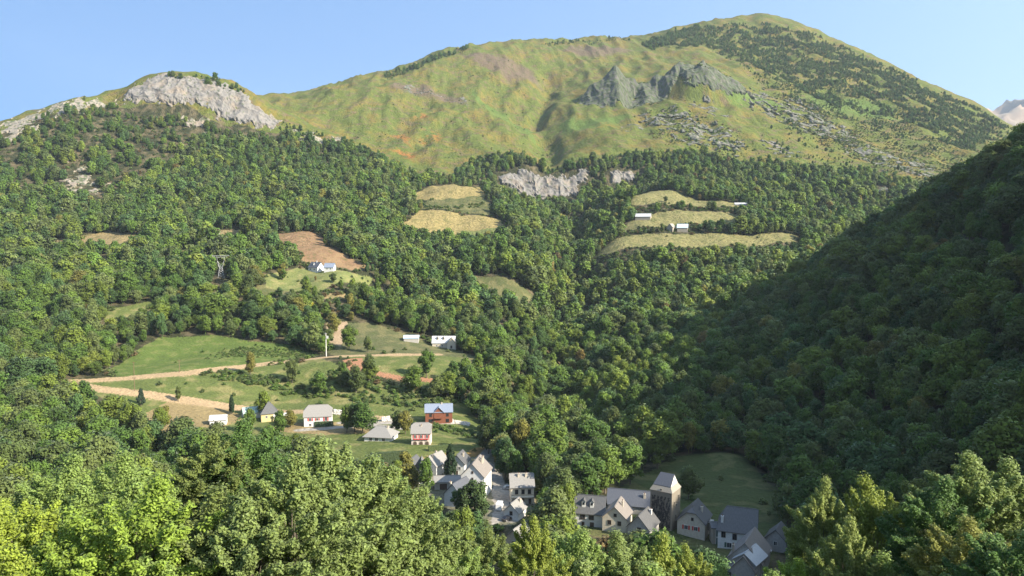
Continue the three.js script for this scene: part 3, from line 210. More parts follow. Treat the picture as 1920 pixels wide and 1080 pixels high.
// rock faces: finely broken shells standing proud of the ground
const STONE = {
  pale_cliff: [[0.19, 0.172, 0.152], [0.11, 0.107, 0.1], [0.21, 0.165, 0.12]], ridge_rock: [[0.25, 0.215, 0.17], [0.14, 0.13, 0.11], [0.28, 0.225, 0.16]], scar: [[0.26, 0.22, 0.175], [0.15, 0.125, 0.1], [0.24, 0.185, 0.135]],
  grey_rock: [[0.165, 0.15, 0.13], [0.095, 0.09, 0.075], [0.2, 0.175, 0.14]], dark_rock: [[0.17, 0.15, 0.135], [0.11, 0.1, 0.09], [0.2, 0.17, 0.14]], crag: [[0.09, 0.085, 0.072], [0.055, 0.057, 0.044], [0.14, 0.126, 0.1]],
};
const stoneMat = new THREE.MeshStandardMaterial({ vertexColors: true, roughness: 0.95 });
const ROCK_AREAS = [];
function rockFace(kind, pts, amp, step, green = 0.35) {
  const a = area(kind, pts); ROCK_AREAS.push(a);
  const pad = 10, nx = Math.ceil((a.x1 - a.x0 + 2 * pad) / step), nz = Math.ceil((a.z1 - a.z0 + 2 * pad) / step), pos = [], col = [], id = new Int32Array((nx + 1) * (nz + 1)).fill(-1), tone = STONE[kind], rag = kind === 'pale_cliff' || kind === 'crag' ? 5 : 16, broken = kind === 'grey_rock' || kind === 'dark_rock', on = new Uint8Array((nx + 1) * (nz + 1));
  let count = 0; const c = [0, 0, 0];
  for (let j = 0; j <= nz; j++) for (let i = 0; i <= nx; i++) {
    const x = a.x0 - pad + i * step, z = a.z1 + pad - j * step, ww = rag * (1.4 * n2(x / 26, z / 26) + 0.8 * n2b(x / 8, z / 8));
    let m = edgeOf(a, x, z) * (a.has(x, z) ? 1 : -1) + ww;
    if (broken) m = Math.min(m, 22 * (n2(x / 34 + 7, z / 22) + 0.55 * n2b(x / 12, z / 9) + 0.12));
    if (m < -9) continue;
    const y = H(x, z), [gx, gz] = slopeAt(x, z, 22), gl = Math.hypot(gx, gz) || 1, w = smoothstep(m, -2, 9), steep = clamp(gl, 0.25, 1.4);
    const ribs = 1 - Math.abs(n3(x / 34, y / 90, z / 34)), cut = n3(x / 10, y / 22, z / 10), big = n3(x / 50, y / 70, z / 50), ledge = ((y + 8 * big + 3 * cut) / 18) % 1;
    const out = w * amp * (0.1 + 0.8 * ribs * ribs + 0.3 * big + 0.16 * cut + 0.3 * ledge * ledge) - (1 - w) * 3.5, lift = w * (amp * 0.12 * n3(x / 9, y / 9, z / 9) + 0.8) - (1 - w) * 1.5;
    id[j * (nx + 1) + i] = count++; on[j * (nx + 1) + i] = w > 0.02 ? 1 : 0;
    pos.push(x - (gx / gl) * out * steep, y + lift, z - (gz / gl) * out * steep);
    const s1 = n3(x / 22, y / 30, z / 22), s2 = n3(x / 4.5, y / 9, z / 4.5), s3 = n3(x / 7, y / 2.2, z / 7);
    c[0] = tone[0][0]; c[1] = tone[0][1]; c[2] = tone[0][2];
    mixInto(c, tone[1], clamp(0.35 + s2 * 0.8 + s1 * 0.3, 0, 0.9)); mixInto(c, tone[2], clamp(s1 * 0.9 + s3 * 0.3, 0, 0.75));
    const crack = Math.abs(n3(x / 11 + 3, y / 55, z / 11)); mixInto(c, [0.07, 0.068, 0.062], (1 - smoothstep(crack, 0.02, 0.1)) * 0.8);
    const plants = n3(x / 8 + 40, y / 6, z / 8) + 0.5 * n3(x / 3, y / 3 + 9, z / 3); mixInto(c, [0.055, 0.075, 0.026], smoothstep(plants, 0.75 - green, 1.0 - green) * 0.9);
    col.push(c[0], c[1], c[2]);
  }
  const idx = [];
  for (let j = 0; j < nz; j++) for (let i = 0; i < nx; i++) {
    const k = j * (nx + 1) + i, q = [k, k + 1, k + nx + 1, k + nx + 2];
    if (q.some((v) => id[v] < 0) || !q.some((v) => on[v])) continue;
    idx.push(id[q[0]], id[q[1]], id[q[2]], id[q[1]], id[q[3]], id[q[2]]);
  }
  if (!idx.length) return;
  const g = new THREE.BufferGeometry(); g.setAttribute('position', new THREE.Float32BufferAttribute(pos, 3)); g.setAttribute('color', new THREE.Float32BufferAttribute(col, 3)); g.setIndex(idx);
  const flat = g.toNonIndexed(); flat.computeVertexNormals();
  structure(mesh(numbered(kind === 'pale_cliff' ? 'cliff' : 'rock_face'), flat, stoneMat, scene));
}
const ring = ([x, z], l, r, f, b) => Array.from({ length: 18 }, (_, i) => { const t = (i / 18) * 2 * Math.PI, c = Math.cos(t), s = Math.sin(t); return [x + c * (c < 0 ? l : r), z + s * (s < 0 ? b : f)]; });
for (const [kind, pts, amp, step] of ROCKS) rockFace(kind, pts, amp, step, kind === 'pale_cliff' ? 0.1 : kind === 'ridge_rock' ? 0.45 : 0.78);
rockFace('crag', ring(PIN, 92, 165, 85, 60), 3.6, 2.2, 1.0);
rockFace('crag', ring(KNOLL, 58, 112, 66, 45), 3.4, 2.2, 1.0);

{ // far range beyond the pass
  const g = new THREE.PlaneGeometry(5200, 3000, 130, 60); g.rotateX(-Math.PI / 2); g.translate(4300, 0, -6600);
  const p = g.attributes.position, col = new Float32Array(p.count * 3);
  for (let i = 0; i < p.count; i++) {
    const x = p.getX(i), z = p.getZ(i), v = (z + 6600) / 1000;
    const peak = 1180 * Math.exp(-(((x - 4420) / 620) ** 2)) + 900 * Math.exp(-(((x - 3650) / 420) ** 2)) + 1250 * Math.exp(-(((x - 5600) / 800) ** 2));
    const y = -200 + peak * Math.exp(-v * v * 0.5) * 1.02 + 420 * (ridge(x / 900, z / 900, 5) - 0.6) * Math.exp(-v * v * 0.4);
    p.setY(i, y);
    const t = clamp(0.5 + fbm(x / 240, z / 240, 4) * 1.2, 0, 1); col.set([lerp(0.2, 0.28, t), lerp(0.16, 0.2, t), lerp(0.11, 0.14, t)], i * 3);
  }
  g.setAttribute('color', new THREE.BufferAttribute(col, 3)); g.computeVertexNormals();
  structure(mesh('distant_mountain', g, new THREE.MeshStandardMaterial({ vertexColors: true, roughness: 1 }), scene));
}

// ───────────────────────────── trees ─────────────────────────────
function tube(ax, ay, az, bx, by, bz, r0, r1, sides = 6) {
  const a = new THREE.Vector3(ax, ay, az), b = new THREE.Vector3(bx, by, bz), l = a.distanceTo(b), g = new THREE.CylinderGeometry(r1, r0, l, sides, 1, true);
  g.translate(0, l / 2, 0); g.applyQuaternion(new THREE.Quaternion().setFromUnitVectors(new THREE.Vector3(0, 1, 0), b.sub(a).normalize())); g.translate(ax, ay, az); return g;
}
const V = () => new THREE.Vector3();
// leaves of a crown of unit width and height (base at y = 0): lobes carry sprays of small kite-shaped leaf clumps
function crownGeometry(seed, { count, leaf, lobes = 12, shape = 'round', spread = 0.5, loose = 0.14, spray = false }) {
  const R = rng(seed), L = [], pos = new Float32Array(count * 12), nor = new Float32Array(count * 12), col = new Float32Array(count * 12), idx = new Uint32Array(count * 6);
  const profile = { round: (t) => Math.sqrt(Math.max(0, 1 - (2 * t - 1) ** 2)) * (0.8 + 0.2 * (1 - t)), tall: (t) => Math.pow(Math.sin(Math.PI * Math.min(1, 0.12 + t * 0.88)), 0.7) * 0.9, cone: (t) => (1 - t) * 0.95 + 0.05, dome: (t) => Math.sqrt(Math.max(0, 1 - t * t * 0.98)), spire: (t) => Math.pow(1 - t, 0.6) * Math.min(1, 0.5 + t * 3) }[shape];
  for (let i = 0; i < lobes; i++) {
    const t = (i + 0.5 * R()) / lobes, y = 0.1 + 0.8 * t, a = i * 2.39996 + R() * 0.8, w = profile(y) * 0.5 * (0.86 + 0.42 * n3(Math.cos(a) * 1.2 + seed, y * 2.6, Math.sin(a) * 1.2)), f = Math.min(1.05, Math.sqrt(15 / lobes)), k = lerp(Math.sqrt(R()) * 0.72, 0.3 + 0.65 * Math.sqrt(R()), lobes > 30 ? 1 : 0), r = lerp(0.12, 0.23, R()) * (0.55 + profile(y) * 0.55) * f;
    L.push({ x: Math.cos(a) * w * k, y: clamp(y, r * 0.8, 1 - r * 0.75), z: Math.sin(a) * w * k, r, tone: 0.88 + 0.24 * R() });
  }
  L.push({ x: (R() - 0.5) * 0.1, y: 0.86, z: (R() - 0.5) * 0.1, r: 0.13 * (0.6 + profile(0.86)), tone: 1 });
  for (const l of L) { const a = V().set(l.x * 2.2, l.y - 0.42, l.z * 2.2).normalize().add(V().set((R() - 0.5) * 0.7, 0.45 + 0.4 * R(), (R() - 0.5) * 0.7)).normalize(); l.ax = a.x; l.ay = a.y; l.az = a.z; }
  const weights = []; let sum = 0; for (const l of L) weights.push((sum += l.r * l.r));
  const d = V(), n = V(), u = V(), w = V(), c = V(), q = V();
  for (let i = 0; i < count; i++) {
    const pick = R() * sum, l = L[Math.max(0, weights.findIndex((v) => v >= pick))];
    const zc = R() * 2 - 1, a = R() * 2 * Math.PI, s = Math.sqrt(1 - zc * zc); d.set(s * Math.cos(a), zc * (zc < 0 ? 0.7 : 1), s * Math.sin(a));
    const out = Math.pow(R(), 0.4) + (R() < loose ? R() * 0.55 : 0.08 * R());
    if (spray) { const along = (R() - 0.25) * l.r * 2.6, thin = l.r * 0.62 * out * (1.15 - 0.5 * clamp(along / (l.r * 2), 0, 1)); c.set(l.x + l.ax * along + d.x * thin, l.y + l.ay * along + d.y * thin, l.z + l.az * along + d.z * thin); } else c.set(l.x + d.x * l.r * out, l.y + d.y * l.r * out, l.z + d.z * l.r * out);
    n.copy(d).multiplyScalar(0.7).add(q.set((R() - 0.5) * 1.5, 0.45 + (R() - 0.5) * 1.1, (R() - 0.5) * 1.5)).normalize();
    u.set(R() - 0.5, (R() - 0.5) * 0.8, R() - 0.5).cross(n).normalize(); w.crossVectors(n, u);
    const sz = leaf * (0.6 + 0.8 * R()), wd = sz * (0.42 + 0.25 * R());
    const tone = l.tone * (0.72 + 0.56 * R());
    d.lerp(q.set(l.x, l.y - 0.45, l.z).normalize(), 0.3); q.copy(n); const back = q.dot(d) < 0; if (back) q.negate(); q.lerp(d, spread).normalize();
    const P = [[-sz, 0, 0], [0.1 * sz, wd, 0.12 * sz], [sz, 0, -0.12 * sz], [0.1 * sz, -wd, 0.12 * sz]];
    for (let k = 0; k < 4; k++) {
      const o = i * 12 + k * 3, [pu, pw, pn] = P[k];
      pos[o] = c.x + u.x * pu + w.x * pw + n.x * pn; pos[o + 1] = c.y + u.y * pu + w.y * pw + n.y * pn; pos[o + 2] = c.z + u.z * pu + w.z * pw + n.z * pn;
      nor[o] = q.x; nor[o + 1] = q.y; nor[o + 2] = q.z; col[o] = tone; col[o + 1] = tone; col[o + 2] = tone * (0.85 + 0.3 * ((i * 7919) % 97) / 97);
    }
    idx.set(back ? [i * 4, i * 4 + 1, i * 4 + 2, i * 4, i * 4 + 2, i * 4 + 3] : [i * 4, i * 4 + 2, i * 4 + 1, i * 4, i * 4 + 3, i * 4 + 2], i * 6);
  }
  const g = new THREE.BufferGeometry(); g.setAttribute('position', new THREE.BufferAttribute(pos, 3)); g.setAttribute('normal', new THREE.BufferAttribute(nor, 3)); g.setAttribute('color', new THREE.BufferAttribute(col, 3)); g.setIndex(new THREE.BufferAttribute(idx, 1));
  if (spray) { let top = 0; for (let k = 1; k < pos.length; k += 3) top = Math.max(top, pos[k]); const f = 1.03 / top; for (let k = 1; k < pos.length; k += 3) pos[k] *= f; for (const l of L) l.y *= f; }
  g.userData.lobes = L; return g;
}
// trunk and limbs for a tree of height 1 whose crown (width cw) starts at y = cb
function trunkGeometry(seed, crown, cb, cw, thick = 0.022) {
  const R = rng(seed), parts = [tube(0, -0.08, 0, 0.01, cb + 0.1, 0, thick, thick * 0.75, 8), tube(0.01, cb + 0.1, 0, 0.0, cb + (1 - cb) * 0.8, 0.01, thick * 0.75, thick * 0.2, 6)];
  for (const l of crown.userData.lobes) { if (R() < 0.25) continue; const y0 = cb + (1 - cb) * clamp(l.y - 0.3, 0.02, 0.6); parts.push(tube(0.005, y0, 0, l.x * cw, cb + l.y * (1 - cb), l.z * cw, thick * 0.42, thick * 0.1, 5)); }
  const g = mergeGeometries(parts); g.deleteAttribute('uv'); return g;
}
function leafMat(r, g, b, through = 0.35, gloss = 0) { return new THREE.MeshPhysicalMaterial({ color: lin(r, g, b), vertexColors: true, roughness: 0.95, transmission: through, thickness: 0, side: THREE.DoubleSide, specularIntensity: 0.4, clearcoat: gloss, clearcoatRoughness: 0.42 }); }
const barkMat = paint(0.12, 0.1, 0.075, 0.95);
const LEAF = [[0.068, 0.126, 0.022], [0.091, 0.156, 0.024], [0.116, 0.177, 0.027], [0.152, 0.202, 0.030], [0.073, 0.134, 0.038], [0.188, 0.225, 0.037], [0.188, 0.180, 0.037], [0.190, 0.143, 0.036], [0.159, 0.113, 0.046], [0.089, 0.124, 0.033], [0.133, 0.169, 0.047], [0.488, 0.399, 0.030]];
const leafMats = LEAF.map((c) => leafMat(...c));
const TONE = ['deep green', 'green', 'mid green', 'yellowish green', 'bluish green', 'pale green', 'olive yellow', 'orange brown', 'russet brown', 'dull olive', 'grey green', 'bright yellow'];

// wood and scrub trees: several shapes, three sizes of leaf clump for what stands near, further and far away
const SHAPES = [['round', 0.85, 0.14], ['round', 0.98, 0.12], ['tall', 0.66, 0.12], ['dome', 0.95, 0.16], ['round', 0.78, 0.12], ['tall', 0.74, 0.14]];   // shape, width/height, crown base
function kit(seed, count, leaf, thick) {
  return SHAPES.map(([shape, cw, cb], i) => {
    const crown = crownGeometry(seed + i * 31, { count, leaf, lobes: 20 + (i % 3) * 5, shape });
    const trunk = trunkGeometry(seed + i * 31 + 5, crown, cb, cw, thick);
    const g = crown.clone(); g.userData = crown.userData; g.scale(cw, 1 - cb, cw); g.translate(0, cb, 0);
    { // scaling with unequal factors keeps the stored normals good enough for leaves
      const nn = g.attributes.normal; for (let k = 0; k < nn.count; k++) { const v = new THREE.Vector3().fromBufferAttribute(nn, k).normalize(); nn.setXYZ(k, v.x, v.y, v.z); } }
    return { crown: g, trunk };
  });
}
const midKit = kit(100, 4200, 0.034, 0.02), farKit = kit(500, 1000, 0.066, 0.022);
function whole({ crown, trunk }) { const t = trunk.clone(), n = t.attributes.position.count, c = new Float32Array(n * 3).fill(0.9); t.setAttribute('color', new THREE.BufferAttribute(c, 3)); return mergeGeometries([crown, t]); }

const R0 = rng(2024), stand = [], low = [];
function clearOf(x, z, reach) { const d = Math.hypot(x, z); for (let s = 0; s <= reach; s += 8) { const k = (d + s) / d, px = x * k, pz = z * k; for (const a of CLEARINGS) if (a.has(px, pz)) return false; } return true; }
const BUILT = Object.entries(SPOTS).filter(([k]) => !/pinnacle|knoll|tree|conifer|yew|hedge|wall|car_|van/.test(k)).map(([, p]) => p);   // no wood on, or close in front of, what is built
function freeGround(x, z) { for (const [a, b] of BUILT) { const d = Math.hypot(a, b), ux = a / d, uz = b / d, along = (a - x) * ux + (b - z) * uz, side = Math.abs((a - x) * uz - (b - z) * ux); if (side < 7.5 && along > -9 && along < 36) return false; } return true; }
function toneFor(x, z, r) {
  const patch = fbm(x / 120 + 9, z / 120, 3);
  if (r < 0.006) return 7; if (r < 0.01) return 8; if (r < 0.035) return 6;
  const q = (r - 0.035) / 0.965 + patch * 0.5;
  return q < 0.12 ? 0 : q < 0.3 ? 4 : q < 0.42 ? 9 : q < 0.6 ? 1 : q < 0.78 ? 2 : q < 0.9 ? 10 : q < 1.08 ? 3 : 5;
}
for (let d = 120; d < 1420; ) {
  const s = d < 620 ? 8.2 : 7.7, xr = 0.74 * d + 130 + (d < 560 ? 130 : 0), xl = -0.74 * d - 60;
  for (let x = xl; x < xr; x += s) {
    const px = x + (R0() - 0.5) * s * 0.95, pz = -d + (R0() - 0.5) * s * 0.95, r1 = R0(), r2 = R0(), r3 = R0(), r4 = R0();
    if (OPEN_MOUNTAIN.has(px, pz) || ROCK_AREAS.some((a) => a.has(px, pz) || (a.kind !== 'ridge_rock' && a.x0 - 30 < px && a.x1 + 30 > px && [8, 16, 24].some((q) => { const k = 1 + q / Math.hypot(px, pz); return a.has(px * k, pz * k); })))) continue;
    const dd = -pz; if ((dd < 175 && px < 150) || !freeGround(px, pz)) continue;
    const thin = smoothstep(-px, 420, 620) * smoothstep(dd, 900, 1010);                        // dry crag slope: open scrub
    if (thin > 0.3 && fbm(px / 45, pz / 45, 3) > 0.02 - 0.25 * (1 - thin)) { if (r1 < 0.75) low.push([px, pz, 2 + 3 * r2, r3, r4]); continue; }
    const high = smoothstep(H(px, pz), 120, 330);
    let h = lerp(lerp(px > 60 + 0.2 * (dd - 300) && dd < 620 ? 11 : 7.5, 24, r1 * r1 * 0.75 + 0.25 * r2), 7 + 7 * r1 * r1, high) * (1 + 0.4 * fbm(px / 60, pz / 60, 2));
    if (!clearOf(px + 5 * n2(px / 14, pz / 14), pz + 6 * n2b(px / 14, pz / 14), h * (dd < 520 ? 2.5 : 2.3))) { if (clearOf(px, pz, 0)) for (let k = 0; k < 3; k++) { const q = R0(), w = R0(); low.push([px + (q - 0.5) * s, pz + (w - 0.5) * s, 1.6 + 3.2 * q * w + 1.2 * r1, w, q]); } continue; }
    stand.push({ x: px, z: pz, h, v: Math.floor(r3 * 6), a: r4 * 6.283, tone: toneFor(px, pz, r2) });
  }
  d += s;
}
for (const w of WOODS) {
  const [s, k] = w.extra;
  for (let z = w.z0; z < w.z1; z += s) for (let x = w.x0; x < w.x1; x += s) {
    const px = x + (R0() - 0.5) * s, pz = z + (R0() - 0.5) * s, r1 = R0(), r2 = R0(), r3 = R0();
    if (!w.has(px + (s < 6 ? 34 : 14) * n2(px / 38, pz / 38), pz + (s < 6 ? 34 : 14) * n2b(px / 38, pz / 38)) || (k < 0.66 && fbm(px / 70, pz / 70, 3) < (s < 6 ? -0.2 : -0.1) + 0.3 * (r1 - 0.5))) continue;
    if (k < 0.4) { low.push([px, pz, (3 + 6 * r1 * r2) * k * 1.6, r3, r2]); continue; }
    stand.push({ x: px, z: pz, h: (4 + 12 * r1 * r1) * k * 1.2, v: Math.floor(r3 * 6), a: r2 * 6.283, tone: [10, 4, 9, 1, 0, 4][Math.floor(r2 * 6)] });
  }
}
console.log('trees', stand.length, 'low', low.length);

// the largest in view stand as single trees, the rest of the wood as one mass
for (const t of stand) { t.y = H(t.x, t.z); t.dist = Math.hypot(t.x, t.z); t.seen = Math.abs(t.x) < 0.7 * -t.z && t.z > -900; t.big = t.h / t.dist; }
function sightline(t) { const ty = t.y + t.h * 0.85; for (let k = 0.15; k < 0.97; k += 0.02) if (H(t.x * k, t.z * k) > lerp(EYE.y, ty, k)) return false; return true; }
const ranked = stand.filter((t) => t.seen).sort((a, b) => b.big - a.big), single = new Set();
for (const t of ranked) { if (single.size >= 240) break; const py = (t.y + t.h - EYE.y) / -t.z; if (py < -0.43 || !sightline(t)) continue; single.add(t); }
const LANDMARKS = [['pylon', 'the steel pylon'], ['white_farm', 'the white farmhouse'], ['stone_house', 'the pale stone farmhouse'], ['chalet', 'the timber chalet'], ['tower', 'the stone tower'], ['gable_house', 'the tall white gable house'], ['balcony_house', 'the balcony house'], ['conifer_left', 'the blue-green fir'], ['pyramid_house', 'the pyramid-roofed house'], ['red_shutter_house', 'the red-shuttered house'], ['hip_house', 'the bungalow'], ['arch_house', 'the pink arched house'], ['white_house', 'the big white house'], ['dormer_house', 'the dormer house'], ['pole_big', 'the transformer pole'], ['barn_b', 'the lower shelf barn'], ['barn_a', 'the upper shelf barn'], ['cabin', 'the small cabin'], ['pole_b', 'the track fork'], ['side_house', 'the meadow-edge cottage'], ['yellow_tree', 'the yellow tree'], ['cottage_c', 'the cypress cottage']];
function near(x, z) { let best = 1e9, out = ''; for (const [k, t] of LANDMARKS) { const [a, b] = SPOTS[k], d = Math.hypot(x - a, z - b); if (d < best) { best = d; out = t; } } return `${-z > -SPOTS[LANDMARKS.find((l) => l[1] === out)[0]][1] + 12 ? 'behind' : 'near'} ${out}`; }
const FORM = ['round', 'broad', 'narrow', 'domed', 'slender round', 'upright'];
const sized = (h) => (h > 16 ? 'tall' : h < 11 ? 'small' : 'mid-sized');
const GROUPS = {
  slope: ['tree of the shaded slope wood', 'trees of the wood on the steep shaded slope'],
  gorge: ['tree of the sunlit gorge wood', 'trees along the wooded gorge'],
  west: ['tree of the meadow-side wood', 'trees around the meadows and the dirt track'],
};
function plant(kitItem, t, tone, name, label, group) {
  const o = new THREE.Group(); o.name = numbered(name); scene.add(o); o.position.set(t.x, t.y - 0.3, t.z); o.rotation.y = t.a; o.scale.setScalar(t.h);
  mesh('trunk', kitItem.trunk, barkMat, o); mesh('crown', kitItem.crown, leafMats[tone], o);
  tag(o, label, 'tree', group); return o;
}
for (const t of single) { const [what, group] = GROUPS[t.x > 70 + (-t.z - 300) * 0.25 ? 'slope' : t.x > -30 ? 'gorge' : 'west']; plant(midKit[t.v], t, t.tone, 'broadleaf_tree', `${sized(t.h)} ${FORM[t.v]} ${TONE[t.tone]} ${what} ${near(t.x, t.z)}`, group); }
function mass(name, list, kitList, label) {
  const root = new THREE.Group(); root.name = name; root.userData = { kind: 'stuff', label }; scene.add(root);
  kitList.forEach((k, v) => {
    const mine = list.filter((t) => t.v === v); if (!mine.length) return;
    const m = new THREE.InstancedMesh(whole(k), massMat, mine.length), q = new THREE.Object3D(), c = new THREE.Color(), R = rng(77 + v);
    m.name = 'foliage'; m.userData.kind = 'stuff';
    mine.forEach((t, i) => {
      q.position.set(t.x, t.y - 0.3, t.z); q.rotation.set(0, t.a, 0); q.scale.set(t.h * (0.9 + 0.3 * R()), t.h, t.h * (0.9 + 0.3 * R())); q.updateMatrix(); m.setMatrixAt(i, q.matrix);
      const L = LEAF[t.tone], s = 0.75 + 0.55 * R(); m.setColorAt(i, c.setRGB(L[0] * s, L[1] * s, L[2] * s));
    });
    root.add(m);
  });
}
const massMat = leafMat(1, 1, 1);
mass('near_woodland', stand.filter((t) => !single.has(t) && -t.z < 640), midKit, 'dense broadleaf woodland on the lower slopes and along the gorge');
mass('far_woodland', stand.filter((t) => !single.has(t) && -t.z >= 640), farKit, 'broadleaf woodland climbing the upper slopes below the crag and mountain');

// low scrub, hedges and bramble at the edge of the clearings
const stemGeo = tube(0, -0.2, 0, 0, 0.5, 0, 0.06, 0.03, 5);
const bushGeo = [0, 1, 2].map((i) => { const g = crownGeometry(900 + i, { count: 260, leaf: 0.11, lobes: 9, shape: 'dome' }); g.scale(1.35, 0.9, 1.35); g.translate(0, -0.08, 0); return g; });
{
  const root = new THREE.Group(); root.name = 'scrub'; root.userData = { kind: 'stuff', label: 'low bushes and bramble along the edges of the fields' }; scene.add(root);
  const all = low.map(([x, z, h, a, b]) => ({ x, z, h, a: a * 6.283, v: Math.floor(b * 3), tone: [0, 9, 1, 10, 2, 8, 9][Math.floor(a * 7)] })), R = rng(4);
  const strip = (pts, n, w, h) => { for (let i = 0; i < n; i++) { const t = R() * (pts.length - 1), k = Math.floor(t), f = t - k, a = pts[k], b = pts[k + 1]; all.push({ x: lerp(a[0], b[0], f) + (R() - 0.5) * w, z: lerp(a[1], b[1], f) + (R() - 0.5) * w, h: h * (0.6 + 0.7 * R()), a: R() * 6.28, v: Math.floor(R() * 3), tone: [0, 9, 1, 10, 2][Math.floor(R() * 5)] }); } };
  for (const [k, n, w, h] of [['bank_a', 240, 13, 2.6], ['bank_b', 120, 10, 2.6], ['shelf_hedge', 60, 6, 3], ['shelf_hedge_b', 40, 6, 3.5], ['lawn_hedge', 40, 4, 2.5], ['field_hedge', 50, 14, 3.2], ['bracken', 420, 26, 1.3], ['meadow_edge', 120, 12, 2]]) if (LINES[k]) strip(LINES[k], n, w, h);
  for (let v = 0; v < 3; v++) {
    const mine = all.filter((t) => t.v === v), m = new THREE.InstancedMesh(bushGeo[v], massMat, mine.length), q = new THREE.Object3D(), c = new THREE.Color(), r = rng(60 + v); m.name = 'foliage'; m.userData.kind = 'stuff';
    mine.forEach((t, i) => { q.position.set(t.x, H(t.x, t.z), t.z); q.rotation.set(0, t.a, 0); q.scale.set(t.h * (0.9 + r() * 0.5), t.h * (0.7 + 0.4 * r()), t.h * (0.9 + r() * 0.5)); q.updateMatrix(); m.setMatrixAt(i, q.matrix); const L = LEAF[t.tone], s = 0.85 + 0.3 * r(); m.setColorAt(i, c.setRGB(L[0] * s, L[1] * s, L[2] * s)); });
    root.add(m);
  }
}
// ───────────────────────────── trees on the near bank, in full leaf ─────────────────────────────
const nearCrowns = [['round', 95], ['tall', 110], ['dome', 100], ['round', 125], ['tall', 130], ['spire', 120]].map(([shape, lobes], i) => crownGeometry(3000 + i * 17, { count: 40000, leaf: 0.0118, lobes, shape, spread: 0.15, loose: 0.45, spray: true }));
const nearTrunks = nearCrowns.map((c, i) => trunkGeometry(3100 + i, c, 0.3, 0.45, 0.014));
const LOOK = { // leaf colour, crown shapes, words
  yellow: [[0.259, 0.327, 0.035], [3, 0], 'yellow-green leafy tree'], light: [[0.217, 0.302, 0.070], [0, 3], 'light green leafy tree'], bright: [[0.223, 0.315, 0.040], [2, 3], 'bright green leafy tree'],
  olive: [[0.163, 0.207, 0.050], [0, 2], 'olive brown leafy tree'], dark: [[0.094, 0.170, 0.035], [3, 0], 'dark green leafy tree'], ash: [[0.198, 0.259, 0.070], [1, 4, 0], 'green ash tree'],
  yellowgreen: [[0.223, 0.270, 0.040], [4, 3, 1], 'tall yellow-green tree'], ivy: [[0.235, 0.283, 0.070], [3, 4], 'tree hung with pale climbing ivy'], gold: [[0.235, 0.245, 0.050], [2, 0], 'yellowing bushy tree'],
};
const lookMats = Object.fromEntries(Object.entries(LOOK).map(([k, v]) => [k, leafMat(...v[0], 0.4, 0.18)]));
const bankTrees = FOREGROUND.map(([x, z, h, w, look], i) => {
  const o = new THREE.Group(), R = rng(700 + i), v = LOOK[look][1][i % LOOK[look][1].length]; o.name = numbered('ash_tree'); scene.add(o);
  o.position.set(x, H(x, z) - 0.4, z); o.rotation.y = R() * 6.283;
  const ch = Math.min(h * 0.82, w * (look === 'ivy' || look === 'yellowgreen' ? 1.7 : 1.2)), t = mesh('trunk', nearTrunks[v], barkMat, o), c = mesh('crown', nearCrowns[v], lookMats[look], o);
  t.scale.set(w * 1.6, h, w * 1.6); c.scale.set(w * 1.25, ch, w * 1.25); c.position.y = h - ch + 0.4;
  const BEYOND = [['car_port', 'the carport'], ['pole_c', 'the track fork'], ['conifer_left', 'the blue-green fir'], ['white_shed', 'the white shed'], ['pyramid_house', 'the pyramid-roofed house'], ['red_shutter_house', 'the red-shuttered house'], ['hip_house', 'the bungalow'], ['arch_house', 'the pink arched house'], ['spire_house', 'the turret house'], ['gable_house', 'the tall white gable house'], ['balcony_house', 'the balcony house'], ['dormer_house', 'the dormer house'], ['beige_gable', 'the beige gabled house'], ['tower', 'the stone tower'], ['red_shutter_beige', 'the half-hipped house'], ['white_house', 'the big white house'], ['side_house', 'the meadow-edge cottage']];
  let seen = x / -z < -0.6 ? 'the western wood' : x / -z > 0.42 ? (x / -z > 0.58 ? 'the upper shaded wood' : 'the lower shaded wood') : '', gap = 1e9; if (!seen) for (const [k, t] of BEYOND) { const g = Math.abs(x / -z - SPOTS[k][0] / -SPOTS[k][1]); if (g < gap) { gap = g; seen = t; } }
  const rank = `${h > 20 ? 'tall' : h > 16.5 ? 'mid-height' : 'low'}`;
  const where = x > 11 ? 'on the bank below the shaded wood' : x > -4 ? 'in front of the village roofs' : z < -42 ? 'on the bank in front of the meadow houses' : 'low on the leafy bank';
  return tag(o, `${rank} ${LOOK[look][2].replace('tall ', '')} on the near bank before ${seen}`, 'tree', `leafy trees ${where}`);
});

